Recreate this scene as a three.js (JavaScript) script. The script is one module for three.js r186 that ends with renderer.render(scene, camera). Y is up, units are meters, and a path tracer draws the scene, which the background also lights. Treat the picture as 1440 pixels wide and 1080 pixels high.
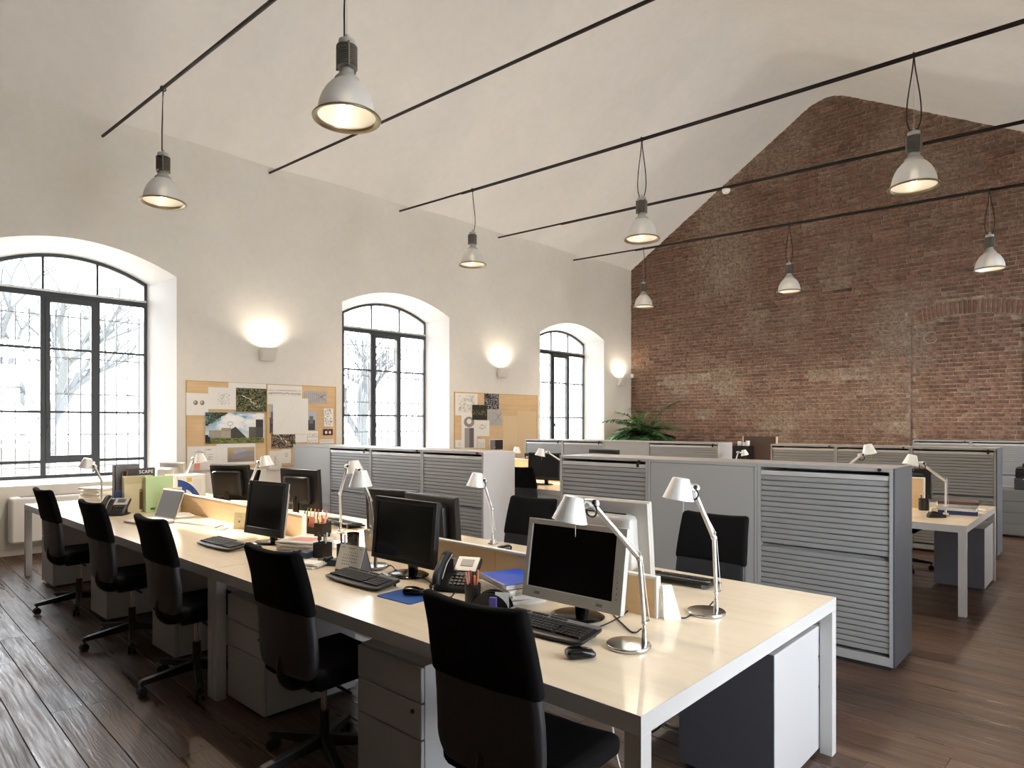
import * as THREE from 'three';
import { RoundedBoxGeometry } from 'three/addons/geometries/RoundedBoxGeometry.js';
import { mergeGeometries, mergeVertices } from 'three/addons/utils/BufferGeometryUtils.js';

// ---------------------------------------------------------------- camera, sky, sun, exposure
const scene = new THREE.Scene();
const FPX = 928, CX = 720, HY = 597, EYE = 1.55;                 // focal length and horizon in pixels of the 1440x1080 frame, eye height in metres
const YAW = Math.atan((1572 - CX) / FPX);
const camera = new THREE.PerspectiveCamera(2 * Math.atan(540 / FPX) * 180 / Math.PI, 4 / 3, 0.05, 200);
camera.position.set(0, EYE, 0);
camera.rotation.y = YAW;
camera.setViewOffset(1440, 1080, 0, -(HY - 540), 1440, 1080);      // the lens is shifted up, so verticals stay vertical
camera.updateProjectionMatrix();
scene.add(camera);

scene.background = new THREE.Color().setRGB(0.92, 0.97, 1.03);       // bright overcast sky
scene.backgroundIntensity = 13;
const sun = new THREE.DirectionalLight(0xfff0dc, 24);
sun.position.set(-30, 12.0, 0.1); sun.target.position.set(-5, 0.75, -2.4);
sun.castShadow = true; sun.shadow.radius = 2; sun.shadow.mapSize.set(2048, 2048);
Object.assign(sun.shadow.camera, { left: -14, right: 14, top: 14, bottom: -14, near: 1, far: 70 });
scene.add(sun, sun.target);
const renderer = new THREE.WebGLRenderer({ antialias: true });
renderer.toneMapping = THREE.LinearToneMapping;
renderer.toneMappingExposure = 0.92;
renderer.shadowMap.enabled = true;

// ---------------------------------------------------------------- pixel helpers: a pixel is a direction, the distance comes from what it touches
const SY = Math.sin(YAW), CY = Math.cos(YAW);
const world = (l, d, y) => new THREE.Vector3(l * CY - d * SY, y, -l * SY - d * CY);
const atH = (px, py, h) => { const d = FPX * (EYE - h) / (py - HY); return world((px - CX) / FPX * d, d, h); };
const atD = (px, py, d) => world((px - CX) / FPX * d, d, EYE - (py - HY) / FPX * d);
const depthOf = (v) => -v.x * SY - v.z * CY;
const atZ = (px, py, z) => { const k = (px - CX) / FPX, d = z / (-k * SY - CY); return world(k * d, d, EYE - (py - HY) / FPX * d); };

// ---------------------------------------------------------------- seeded random numbers and noise
let seed = 12345;
const rnd = () => { seed = (seed * 1664525 + 1013904223) >>> 0; return seed / 4294967296; };
const reseed = (n) => { seed = n >>> 0; };
const rr = (a, b) => a + (b - a) * rnd();
const hash = (x, y) => { let h = (x * 374761393 + y * 668265263) | 0; h = Math.imul(h ^ (h >>> 13), 1274126177); return ((h ^ (h >>> 16)) >>> 0) / 4294967296; };
function vnoise(x, y, px = 1e6, py = px) {
  const xi = Math.floor(x), yi = Math.floor(y), fx = x - xi, fy = y - yi, u = fx * fx * (3 - 2 * fx), v = fy * fy * (3 - 2 * fy);
  const m = (a, p) => ((a % p) + p) % p, x0 = m(xi, px), x1 = m(xi + 1, px), y0 = m(yi, py), y1 = m(yi + 1, py);
  return (hash(x0, y0) * (1 - u) + hash(x1, y0) * u) * (1 - v) + (hash(x0, y1) * (1 - u) + hash(x1, y1) * u) * v;
}
function fbm(x, y, px, py = px, oct = 4) {
  let s = 0, a = 0.5, f = 1, t = 0;
  for (let i = 0; i < oct; i++) { s += a * vnoise(x * f + i * 17, y * f + i * 31, px * f, py * f); t += a; a *= 0.5; f *= 2; }
  return s / t;
}

// ---------------------------------------------------------------- textures
function dataTex(w, h, fn, srgb = true) {
  const d = new Uint8Array(w * h * 4);
  for (let y = 0; y < h; y++) for (let x = 0; x < w; x++) {
    const c = fn(x / w, y / h), o = (y * w + x) * 4;
    for (let k = 0; k < 3; k++) d[o + k] = Math.max(0, Math.min(255, Array.isArray(c) ? c[k] : c));
    d[o + 3] = 255;
  }
  const t = new THREE.DataTexture(d, w, h);
  t.wrapS = t.wrapT = THREE.RepeatWrapping; t.magFilter = THREE.LinearFilter; t.minFilter = THREE.LinearMipmapLinearFilter; t.generateMipmaps = true;
  if (srgb) t.colorSpace = THREE.SRGBColorSpace;
  t.needsUpdate = true;
  return t;
}
const scaled = (t, rx, ry) => { const c = t.clone(); c.repeat.set(rx, ry); c.needsUpdate = true; return c; };
const canvasTex = (w, h, draw) => {
  const c = document.createElement('canvas'); c.width = w; c.height = h;
  draw(c.getContext('2d'), w, h);
  const t = new THREE.CanvasTexture(c); t.colorSpace = THREE.SRGBColorSpace; t.magFilter = THREE.LinearFilter;
  return t;
};
const mapleTex = dataTex(512, 512, (u, v) => {                      // 1 m x 1 m, grain along u
  const g = fbm(u * 4, v * 48, 4, 48, 4), p = fbm(u * 3 + 5, v * 5, 3, 5, 3), k = (g - 0.5) * 9 + (p - 0.5) * 12;
  return [238 + k, 223 + k * 1.05, 197 + k * 1.2];
});
const oakTex = dataTex(1024, 512, (u, v) => {                       // 2 m x 0.5 m, grain along u
  const w = fbm(u * 6, v * 5, 6, 5, 3), ring = Math.sin((v * 26 + w * 7) * 6.283), g = fbm(u * 10, v * 120, 10, 120, 3);
  const k = ring * 9 + (g - 0.5) * 46 + (fbm(u * 5, v * 4 + 3, 5, 4, 3) - 0.5) * 34;
  return [82 + k * 0.85, 64 + k * 0.73, 53 + k * 0.62];
});
const oakBump = dataTex(1024, 512, (u, v) => {
  const w = fbm(u * 6, v * 5, 6, 5, 3), ring = Math.sin((v * 26 + w * 7) * 6.283), g = fbm(u * 10, v * 120, 10, 120, 3);
  return 128 + ring * 22 + (g - 0.5) * 120;
}, false);
const oakRough = dataTex(512, 256, (u, v) => 96 + (fbm(u * 8, v * 40, 8, 40, 3) - 0.5) * 90 + (fbm(u * 3, v * 3, 3, 3, 3) - 0.5) * 60, false);
const grainTex = dataTex(512, 512, (u, v) => { const k = (fbm(u * 16, v * 16, 16, 16, 5) - 0.5) * 150 + (fbm(u * 90, v * 90, 90, 90, 2) - 0.5) * 70; return 200 + k; });
const grainBump = dataTex(512, 512, (u, v) => 128 + (fbm(u * 24, v * 24, 24, 24, 5) - 0.5) * 230, false);
const plasterTex = dataTex(512, 512, (u, v) => { const k = (fbm(u * 4, v * 4, 4, 4, 5) - 0.5) * 12 + (fbm(u * 40, v * 40, 40, 40, 2) - 0.5) * 5; return 249 + k; });
const plasterBump = dataTex(512, 512, (u, v) => 128 + (fbm(u * 8, v * 8, 8, 8, 5) - 0.5) * 160, false);
const weaveBump = dataTex(256, 256, (u, v) => 128 + 60 * Math.sin(u * 402) * Math.sin(v * 402) + (fbm(u * 40, v * 40, 40, 40, 2) - 0.5) * 70, false);
const corkTex = dataTex(512, 512, (u, v) => { const g = fbm(u * 3, v * 60, 3, 60, 3), p = fbm(u * 5, v * 5, 5, 5, 3), k = (g - 0.5) * 16 + (p - 0.5) * 18; return [222 + k, 190 + k, 146 + k]; });

// ---------------------------------------------------------------- materials
const std = (color, roughness = 0.6, metalness = 0, more = {}) => new THREE.MeshStandardMaterial({ color, roughness, metalness, ...more });
const phys = (color, roughness, metalness, more) => new THREE.MeshPhysicalMaterial({ color, roughness, metalness, ...more });
const lin = (r, g, b) => new THREE.Color().setRGB(r, g, b);
const M = {
  plaster: std(0xffffff, 0.92, 0, { map: scaled(plasterTex, 0.4, 0.4), bumpMap: scaled(plasterBump, 0.6, 0.6), bumpScale: 0.004 }),
  wallPaint: std(0xf1ede4, 0.9, 0, { map: scaled(plasterTex, 0.4, 0.4), bumpMap: scaled(plasterBump, 0.6, 0.6), bumpScale: 0.004 }),
  ceilingPaint: std(0xf3f2f0, 0.92, 0, { map: scaled(plasterTex, 0.3, 0.3), bumpMap: scaled(plasterBump, 0.3, 0.3), bumpScale: 0.01 }),
  brickPaint: std(0x6a5347, 0.9, 0, { map: grainTex }),
  reveal: std(0xffffff, 0.85),
  skirting: std(0xe9e2d5, 0.6),
  mortar: std(lin(0.52, 0.4, 0.31), 0.95, 0, { map: grainTex, bumpMap: grainBump, bumpScale: 0.01 }),
  subfloor: std(0x1c1410, 0.9),
  iron: std(0x43474b, 0.5, 0.3),
  rodIron: std(0x24221f, 0.55, 0.4),
  grille: std(0x868c90, 0.6, 0.3),
  glass: phys(0xffffff, 0.02, 0, { transmission: 1, thickness: 0, ior: 1.45 }),
  frame: std(lin(0.47, 0.465, 0.455), 0.38, 0.15),                  // powder-coated silver of the desks
  maple: std(0xffffff, 0.19, 0, { map: mapleTex }),
  mapleEdge: std(0xe4cda4, 0.4),
  mapleMatt: std(0xf0dcc0, 0.5, 0, { map: mapleTex }),
  capWhite: std(0xe9e8e4, 0.35),
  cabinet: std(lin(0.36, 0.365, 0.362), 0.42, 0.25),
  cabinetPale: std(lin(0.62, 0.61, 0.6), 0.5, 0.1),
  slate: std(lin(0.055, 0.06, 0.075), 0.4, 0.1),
  slateBack: std(lin(0.11, 0.115, 0.14), 0.45, 0.1),
  slat: std(lin(0.3, 0.305, 0.305), 0.42, 0.3),
  slatRail: std(lin(0.55, 0.555, 0.555), 0.35, 0.35),
  shadow_plinth: std(0x26272a, 0.6),  // near-black colour stands in for the shade under the units
  printerDark: std(0x3c3d40, 0.5),
  lowUnit: std(lin(0.17, 0.17, 0.165), 0.45, 0.1),
  pedestal: std(lin(0.43, 0.43, 0.435), 0.42, 0.15),
  fabric: phys(0x0a0a0b, 0.95, 0, { specularIntensity: 0.35, bumpMap: scaled(weaveBump, 8, 8), bumpScale: 0.0008 }),
  shell: std(0x2a2c30, 0.5),
  blackPlastic: std(0x121214, 0.42),
  glossBlack: std(0x0b0b0d, 0.18),
  darkPlastic: std(0x1d1e21, 0.5),
  screen: std(0x08090b, 0.22),
  silverPlastic: std(0xbdbbb5, 0.4, 0.2),
  paleSilver: std(0xb9b8b4, 0.4, 0.15),
  greyPlastic: std(0x77787a, 0.45),
  chrome: std(0xc9c9c7, 0.22, 1),
  aluminium: std(0xd8d8d6, 0.38, 0.85),
  shade: std(0xf2f2ef, 0.4, 0.25),
  white: std(0xf2f1ed, 0.6),
  paper: std(0xf4f2ec, 0.85),
  paperGrey: std(0xd9d8d4, 0.85),
  blue: std(0x0d4fd0, 0.5),
  navy: std(0x22386e, 0.55),
  padBlue: std(0x24549c, 0.85),
  green: std(0xbfdca6, 0.5),
  beige: std(0xd9cda9, 0.7),
  brown: std(0x5b4740, 0.7),
  red: std(0xc23a35, 0.5), pink: std(0xe89486, 0.5), orange: std(0xd98a5f, 0.5), yellow: std(0xe9d36a, 0.5), violet: std(0x4a3f8f, 0.5), leafGreen: std(0x3f7d3a, 0.5),
  teal: std(0x2b3a52, 0.5),
  cable: std(0x101012, 0.5), cableWhite: std(0xe6e6e6, 0.5),
  terracotta: std(0x9b7a52, 0.8), soil: std(0x2f241c, 0.95),
  cork: std(0xffffff, 0.85, 0, { map: corkTex }), corkFrame: std(0xcaa873, 0.6),
  steel: std(0xa9a193, 0.28, 0.9),
  keys: std(0x202124, 0.55),
  casing: std(0x87827a, 0.4, 0.6),
  dome: phys(0xe8e8e5, 0.38, 0.25, { transmission: 0.06, thickness: 0, ior: 1.5, side: THREE.DoubleSide }),
  rim: std(0x8d8069, 0.35, 0.8),
  bulb: std(0xffffff, 0.5, 0, { emissive: 0xffe6bf, emissiveIntensity: 9 }),
  glowStrip: std(0xffffff, 0.5, 0, { emissive: 0xffeccb, emissiveIntensity: 4 }),
  sconce: std(0xe4e1da, 0.5),
  bark: std(0x4e5357, 0.9), lawn: std(0xb3b0a8, 0.95), pale: std(0xcfcac0, 0.9), hedge: std(0x6f7a62, 0.95),
};

// ---------------------------------------------------------------- geometry helpers
const V = (x, y, z) => new THREE.Vector3(x, y, z);
const move = (g, x = 0, y = 0, z = 0) => g.translate(x, y, z);
const bx = (w, h, d, x = 0, y = 0, z = 0, r = 0) => move(r ? new RoundedBoxGeometry(w, h, d, 2, Math.min(r, w / 2.01, h / 2.01, d / 2.01)) : new THREE.BoxGeometry(w, h, d), x, y, z);
const span = (x0, x1, y0, y1, z0, z1, r = 0) => bx(x1 - x0, y1 - y0, z1 - z0, (x0 + x1) / 2, (y0 + y1) / 2, (z0 + z1) / 2, r);
const cy = (r0, r1, h, x = 0, y = 0, z = 0, n = 24, open = false) => move(new THREE.CylinderGeometry(r1, r0, h, n, 1, open), x, y + h / 2, z);   // r0 at the foot
const bar = (a, b, r, n = 10) => {                                    // a round bar between two points
  const g = new THREE.CylinderGeometry(r, r, a.distanceTo(b), n), q = new THREE.Quaternion().setFromUnitVectors(V(0, 1, 0), b.clone().sub(a).normalize());
  return g.applyQuaternion(q).translate((a.x + b.x) / 2, (a.y + b.y) / 2, (a.z + b.z) / 2);
};
const tube = (pts, r, n = 24, m = 6) => new THREE.TubeGeometry(new THREE.CatmullRomCurve3(pts), n, r, m);
const lathe = (pts, n = 32) => new THREE.LatheGeometry(pts.map(([x, y]) => new THREE.Vector2(x, y)), n);
const flat = (g) => (g.index ? g.toNonIndexed() : g);
function join(list) {
  if (!Array.isArray(list)) return list;
  if (list.length === 1) return list[0];
  const gs = list.map((g) => { const f = flat(g); for (const k of Object.keys(f.attributes)) if (!['position', 'normal', 'uv', 'color'].includes(k)) f.deleteAttribute(k); return f; });
  const col = gs.some((g) => g.attributes.color);
  if (!col) gs.forEach((g) => g.deleteAttribute('color'));
  return mergeGeometries(gs);
}
function boxUV(g, k = 1, du = 0, dv = 0) {                            // uv in metres from the side a face looks to; u runs along x where it can
  const f = flat(g), p = f.attributes.position, n = f.attributes.normal, uv = new Float32Array(p.count * 2);
  for (let i = 0; i < p.count; i++) {
    const ax = Math.abs(n.getX(i)), ay = Math.abs(n.getY(i)), az = Math.abs(n.getZ(i)), x = p.getX(i), y = p.getY(i), z = p.getZ(i);
    const [a, b] = ay >= ax && ay >= az ? [x, z] : ax >= az ? [z, y] : [x, y];
    uv[2 * i] = a * k + du; uv[2 * i + 1] = b * k + dv;
  }
  f.setAttribute('uv', new THREE.BufferAttribute(uv, 2));
  return f;
}
function softBox(w, h, d, n, r, bend) {                               // a rounded, subdivided box whose points may be moved
  let g = new THREE.BoxGeometry(w, h, d, n[0], n[1], n[2]);
  g.deleteAttribute('normal'); g.deleteAttribute('uv'); g = mergeVertices(g, 1e-5);
  const p = g.attributes.position, v = V(0, 0, 0), c = V(0, 0, 0);
  for (let i = 0; i < p.count; i++) {
    v.fromBufferAttribute(p, i);
    c.set(Math.max(-w / 2 + r, Math.min(w / 2 - r, v.x)), Math.max(-h / 2 + r, Math.min(h / 2 - r, v.y)), Math.max(-d / 2 + r, Math.min(d / 2 - r, v.z)));
    const o = v.clone().sub(c); if (o.lengthSq() > 0) v.copy(c).addScaledVector(o.normalize(), r);
    if (bend) bend(v);
    p.setXYZ(i, v.x, v.y, v.z);
  }
  g.computeVertexNormals();
  return boxUV(g);
}
function extrude(pts, depth, bevel = 0) {                             // outline in x, y; thickness along z from 0
  const s = pts instanceof THREE.Shape ? pts : new THREE.Shape(pts.map(([x, y]) => new THREE.Vector2(x, y)));
  return new THREE.ExtrudeGeometry(s, { depth, bevelEnabled: bevel > 0, bevelThickness: bevel, bevelSize: bevel, bevelSegments: 2, curveSegments: 16 });
}

// ---------------------------------------------------------------- scene helpers
const taken = {};
const numbered = (name) => { const k = taken[name] = (taken[name] ?? -1) + 1; return k ? `${name}_${String(k).padStart(3, '0')}` : name; };
function mesh(name, geometry, material, parent, label) {
  const o = new THREE.Mesh(join(geometry), material);
  o.name = name; o.castShadow = o.receiveShadow = true;
  if (label) o.userData.label = label;
  if (parent) parent.add(o);
  return o;
}
const tag = (o, label, category, group, kind) => { Object.assign(o.userData, { label, category }); if (group) o.userData.group = group; if (kind) o.userData.kind = kind; return o; };
function thing(name, label, category, at = [0, 0, 0], turn = 0, group) {
  const o = new THREE.Group(); o.name = numbered(name);
  if (at.isVector3) o.position.copy(at); else o.position.set(...at);
  o.rotation.y = turn; scene.add(o);
  return tag(o, label, category, group);
}
function single(name, geometry, material, label, category, at = [0, 0, 0], turn = 0, group) {
  const o = mesh(numbered(name), geometry, material, scene);
  if (at.isVector3) o.position.copy(at); else o.position.set(...at);
  o.rotation.y = turn;
  return tag(o, label, category, group);
}
function copyOf(root, at, turn, label, group) {
  const c = root.clone(); c.name = numbered(root.name.replace(/_\d{3}$/, '')); c.userData = { ...root.userData };
  if (at.isVector3) c.position.copy(at); else c.position.set(...at);
  c.rotation.y = turn; if (label) c.userData.label = label; if (group) c.userData.group = group;
  scene.add(c);
  return c;
}
// the room stands turned by about two degrees against the furniture; r is the distance from the window wall, s the distance along it
const SKEW = Math.atan((1640 - CX) / FPX) - YAW, RO = -9.669;
const roomTurn = -SKEW;
const rs = (r, y, s) => V((RO + r) * Math.cos(SKEW) + s * Math.sin(SKEW), y, (RO + r) * Math.sin(SKEW) - s * Math.cos(SKEW));
const ROOM0 = rs(0, 0, 0);
function structure(name, geometry, material, label) {                 // geometry in room axes: x = r, z = -s
  const o = mesh(name, geometry, material, scene);
  o.position.copy(ROOM0); o.rotation.y = roomTurn;
  o.userData = { kind: 'structure', label };
  return o;
}
function structureGroup(name, label) {
  const o = new THREE.Group(); o.name = name; o.position.copy(ROOM0); o.rotation.y = roomTurn; o.userData = { kind: 'structure', label }; scene.add(o);
  return o;
}

// ================================================================ THE ROOM
const ROOMW = 10.15, S0 = -4.6, S1 = 14.06, WALLT = 0.65, FRAMED = 0.42;
const WIN0 = { a: 1.15, sill: 0.82, spring: 3.58, crown: 3.87, b: 0.9, sillB: 0.87, springB: 3.5, crownB: 3.74 };
const WINR = { a: 1.2, sill: 0.12, spring: 3.58, crown: 3.9, b: 1.02, sillB: 0.15, springB: 3.5, crownB: 3.8 };        // unseen openings opposite, made taller to brighten the desk end
const LEFTWIN = [2.05, 6.915, 11.77], RIGHTWIN = [2.95, 11.2];
function archPts(c, half, sill, spring, crown, n = 16) {
  const p = [[c - half, sill], [c + half, sill]];
  for (let i = 0; i <= n; i++) { const t = 1 - 2 * i / n; p.push([c + half * t, spring + (crown - spring) * (1 - t * t)]); }
  return p;
}
const toPath = (p) => new THREE.Path(p.map(([x, y]) => new THREE.Vector2(x, y)));
function windowWall(name, label, right, centres) {
  const W = right ? WINR : WIN0;
  const layer = (depth, half, sill, spring, crown) => {
    const sh = new THREE.Shape([[S0 - 0.4, -0.2], [S1 + 0.5, -0.2], [S1 + 0.5, 5.75], [S0 - 0.4, 5.75]].map(([u, v]) => new THREE.Vector2(right ? -u : u, v)));
    for (const c of centres) sh.holes.push(toPath(archPts(right ? -c : c, half, sill, spring, crown)));
    return extrude(sh, depth);
  };
  const inner = layer(FRAMED, W.a, W.sill, W.spring, W.crown), outer = layer(WALLT - FRAMED, W.b, W.sillB, W.springB, W.crownB);
  if (right) { inner.rotateY(-Math.PI / 2).translate(ROOMW + FRAMED, 0, 0); outer.rotateY(-Math.PI / 2).translate(ROOMW + WALLT, 0, 0); }
  else { inner.rotateY(Math.PI / 2).translate(-FRAMED, 0, 0); outer.rotateY(Math.PI / 2).translate(-WALLT, 0, 0); }
  const w = structure(name, [inner, outer], M.wallPaint, label);
  for (const c of centres) {                                          // splayed reveals, smooth along the arch
    const A = archPts(c, W.a, W.sill, W.spring, W.crown), B = archPts(c, W.b, W.sillB, W.springB, W.crownB), pos = [], uv = [];
    const xa = right ? ROOMW : 0, xb = right ? ROOMW + FRAMED : -FRAMED;
    for (let i = 0; i < A.length; i++) {
      const j = (i + 1) % A.length, q = [[xa, A[i][1], -A[i][0]], [xa, A[j][1], -A[j][0]], [xb, B[j][1], -B[j][0]], [xb, B[i][1], -B[i][0]]];
      for (const k of [0, 1, 2, 0, 2, 3]) { pos.push(...q[k]); uv.push(q[k][1], q[k][2]); }
    }
    const g = new THREE.BufferGeometry();
    g.setAttribute('position', new THREE.Float32BufferAttribute(pos, 3)); g.setAttribute('uv', new THREE.Float32BufferAttribute(uv, 2)); g.computeVertexNormals();
    mesh('window_reveal', g, M.reveal, w).material.side = THREE.DoubleSide;
  }
  return w;
}
windowWall('wall_left', 'cream plastered wall with three deep arched windows', false, LEFTWIN);
windowWall('wall_right', 'cream plastered wall opposite the window wall', true, RIGHTWIN);
structure('wall_front', span(-0.6, ROOMW + 0.6, -0.2, 8.6, -S0, -S0 + 0.4), M.brickPaint, 'plain reddish brown end wall opposite the brick wall');

// ceiling: a pitched plaster vault in shallow bays between the tie rods
const RODS = [2.307, 4.52, 6.916, 9.35, 11.747], CREASE = [-4.9, -2.5, -0.1, ...RODS, 14.15];
const gable = (r) => {
  const a = 5.46 + 0.602 * r, b = 8.023 - 0.5676 * (r - 5.262), k = 0.5, h = Math.max(k - Math.abs(a - b), 0) / k;
  return Math.min(a, b) - h * h * k / 4;
};
const bay = (s) => { let i = 0; while (i < CREASE.length - 2 && s > CREASE[i + 1]) i++; return Math.sin(Math.PI * Math.max(0, Math.min(1, (s - CREASE[i]) / (CREASE[i + 1] - CREASE[i])))); };
const vault = (r, s) => gable(r) + 0.13 * bay(s) * Math.min(1, 0.25 + r / 2.2);
{
  const nr = 64, ns = 150, grid = (dy) => {
    const pos = [], idx = [], uv = [];
    for (let i = 0; i <= nr; i++) for (let j = 0; j <= ns; j++) {
      const r = -0.05 + (ROOMW + 0.1) * i / nr, s = S0 - 0.05 + (S1 - S0 + 0.2) * j / ns;
      pos.push(r, vault(r, s) + dy, -s); uv.push(r, s);
    }
    for (let i = 0; i < nr; i++) for (let j = 0; j < ns; j++) { const a = i * (ns + 1) + j, b = a + ns + 1; idx.push(...(dy ? [a, a + 1, b, b, a + 1, b + 1] : [a, b, a + 1, b, b + 1, a + 1])); }
    const g = new THREE.BufferGeometry(); g.setIndex(idx);
    g.setAttribute('position', new THREE.Float32BufferAttribute(pos, 3)); g.setAttribute('uv', new THREE.Float32BufferAttribute(uv, 2)); g.computeVertexNormals();
    return g;
  };
  structure('ceiling', [grid(0), grid(0.25)], M.ceilingPaint, 'white plastered pitched ceiling with shallow vaulted bays');
}

// brick gable wall with a walled-up arch; joints recessed, bricks proud
{
  const zf = -S1, ARC = { c: 7.12, half: 0.87, spring: 3.4, crown: 3.52 };
  const arcY = (r) => { const t = (r - ARC.c) / ARC.half; return Math.abs(t) <= 1 ? ARC.spring + (ARC.crown - ARC.spring) * (1 - t * t) : -1; };
  const outline = [[-0.6, -0.2], [ROOMW + 0.6, -0.2]];
  for (let i = 0; i <= 40; i++) { const r = ROOMW + 0.6 - (ROOMW + 1.2) * i / 40; outline.push([r, gable(Math.max(0, Math.min(ROOMW, r))) + 0.3]); }
  const sh = new THREE.Shape(outline.map(([x, y]) => new THREE.Vector2(x, y)));
  sh.holes.push(toPath(archPts(ARC.c, ARC.half, 0.0, ARC.spring, ARC.crown)));
  const slab = extrude(sh, 0.35).translate(0, 0, zf - 0.35), plug = span(ARC.c - ARC.half - 0.05, ARC.c + ARC.half + 0.05, -0.1, ARC.crown + 0.1, zf - 0.34, zf - 0.075);
  const w = structure('wall_back', [boxUV(slab), boxUV(plug)], M.mortar, 'old red brick gable wall with a walled-up arch');
  const PAL = [[0.31, 0.165, 0.11], [0.34, 0.19, 0.128], [0.275, 0.148, 0.1], [0.33, 0.2, 0.14], [0.22, 0.122, 0.088], [0.38, 0.235, 0.165], [0.32, 0.165, 0.113]];
  const course = 0.0763, bricks = [];
  reseed(77);
  const tone = (r, y) => {
    let c = PAL[Math.floor(rnd() * rnd() * 1.25 * PAL.length) % PAL.length].map(((q) => (x) => x * q)(rr(0.85, 1.15)));
    let lime = Math.max(0, fbm(r * 0.8 + 3, y * 0.8 + 1, 64, 64, 4) - 0.5) * 1.7;
    if (rnd() < 0.03) lime += 0.3;
    for (const [pr, py, pw, ph, amt] of [[1.33, 2.63, 0.5, 0.12, 0.75], [1.95, 2.68, 0.22, 0.1, 0.75], [1.4, 2.35, 0.3, 0.14, 0.4], [2.6, 2.5, 0.2, 0.3, 0.4], [4.9, 2.56, 0.55, 0.11, 0.75], [4.98, 4.4, 0.25, 0.12, 0.6], [3.8, 1.6, 0.35, 0.14, 0.4], [2.05, 1.78, 0.22, 0.1, 0.7], [5.1, 4.25, 0.2, 0.05, -0.4], [3.4, 1.9, 0.6, 0.25, 0.3], [6.0, 1.5, 0.25, 0.1, 0.5]])
      if (Math.abs(r - pr) < pw && Math.abs(y - py) < ph) { if (amt < 0) c = c.map((x) => x * 0.4); else lime += amt * rr(0.4, 1); }
    lime = Math.min(0.85, lime);
    return [c[0] * (1 - lime) + 0.6 * lime, c[1] * (1 - lime) + 0.5 * lime, c[2] * (1 - lime) + 0.38 * lime];
  };
  for (let k = 0; k * course < 8.3; k++) {
    const y = k * course + course / 2, bh = course - rr(0.012, 0.019);
    let r = -rr(0.02, 0.27), head = k % 2;
    while (r < ROOMW) {
      const len = (rnd() < 0.22 ? 0.125 : 0.252) + rr(-0.012, 0.012), r0 = Math.max(r, 0.005), r1 = Math.min(r + len - rr(0.008, 0.016), ROOMW);
      r += len; head++;
      if (r1 - r0 < 0.05 || y + course > gable((r0 + r1) / 2) + 0.1) continue;
      const mid = (r0 + r1) / 2, ring = arcY(mid), inArch = y < ring - 0.03 && mid > ARC.c - ARC.half && mid < ARC.c + ARC.half;
      if (!inArch && ring > 0 && y > ring - 0.05 && y < ring + 0.29) continue;                       // the soldier arch stands here
      let a = r0, b = r1;
      if (inArch) { a = Math.max(a, ARC.c - ARC.half + 0.006); b = Math.min(b, ARC.c + ARC.half - 0.006); }
      else if (y < ARC.spring && b > ARC.c - ARC.half && a < ARC.c + ARC.half) { if (mid < ARC.c) b = Math.min(b, ARC.c - ARC.half); else a = Math.max(a, ARC.c + ARC.half); }
      if (b - a < 0.03) continue;
      bricks.push({ x: (a + b) / 2, y: y + rr(-0.003, 0.003), w: b - a, h: bh, z: inArch ? -0.075 : 0, proud: rr(0.004, 0.014), tilt: rr(-0.012, 0.012), c: tone(mid, y) });
    }
  }
  for (let i = 0; i < 25; i++) {                                        // soldier arch
    const t = -1 + 2 * (i + 0.5) / 25, r = ARC.c + ARC.half * t;
    bricks.push({ x: r, y: arcY(r) + 0.13, w: 0.052, h: 0.235, z: 0, proud: rr(0.005, 0.016), tilt: -t * 0.14, c: tone(r, 9) });
  }
  const dist = (b) => { const p = rs(b.x, b.y, S1), d = depthOf(p), px = CX + FPX * (p.x * CY - p.z * SY) / d; return px < 1445 && px > 880 && b.y > 1.22 ? p.distanceTo(camera.position) : 1e9; };
  const order = bricks.map((b) => [dist(b), b]).sort((a, b) => a[0] - b[0]);
  const one = new THREE.BoxGeometry(1, 1, 1); boxUV(one);
  const mats = [], matFor = (c) => { const key = c.map((x) => Math.round(Math.sqrt(x) * 22)).join(); return mats[key] ??= std(lin(...c), 0.9, 0, { map: grainTex, bumpMap: grainBump, bumpScale: 0.006 }); };
  const unit = [0.252, 0.125, 0.19].map((l, i) => flat(boxUV(bx(l, 0.06, 0.03), 2, i * 0.3, i * 0.17)));
  const rest = [];
  order.forEach(([d, b], i) => {
    if (i < 300 && d < 1e9) {
      const u = b.w < 0.15 ? 1 : b.w < 0.22 ? 2 : 0, o = mesh('brick', unit[u], matFor(b.c), w);
      o.scale.set(b.w / [0.252, 0.125, 0.19][u], b.h / 0.06, 1); o.position.set(b.x, b.y, zf + b.z + b.proud - 0.015); o.rotation.z = b.tilt;
    } else {
      const g = bx(b.w, b.h, 0.03); g.rotateZ(b.tilt).translate(b.x, b.y, zf + b.z + b.proud - 0.015);
      const f = boxUV(g, 2, b.x, b.y), col = new Float32Array(f.attributes.position.count * 3);
      for (let k = 0; k < col.length; k++) col[k] = b.c[k % 3];
      f.setAttribute('color', new THREE.BufferAttribute(col, 3)); rest.push(f);
    }
  });
  const m = mesh('brickwork', rest, std(0xffffff, 0.9, 0, { vertexColors: true, map: grainTex, bumpMap: grainBump, bumpScale: 0.006 }), w, 'remaining courses of old red bricks');
  m.userData.kind = 'stuff';
  mesh('lime_mark', new THREE.TorusGeometry(0.105, 0.014, 6, 28, Math.PI * 1.75).rotateZ(0.6).scale(1, 1, 0.25).translate(6.57, 3.16, zf - 0.058), std(0xa3988a, 0.9), w, 'pale open ring of lime on the bricks');
}

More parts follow.
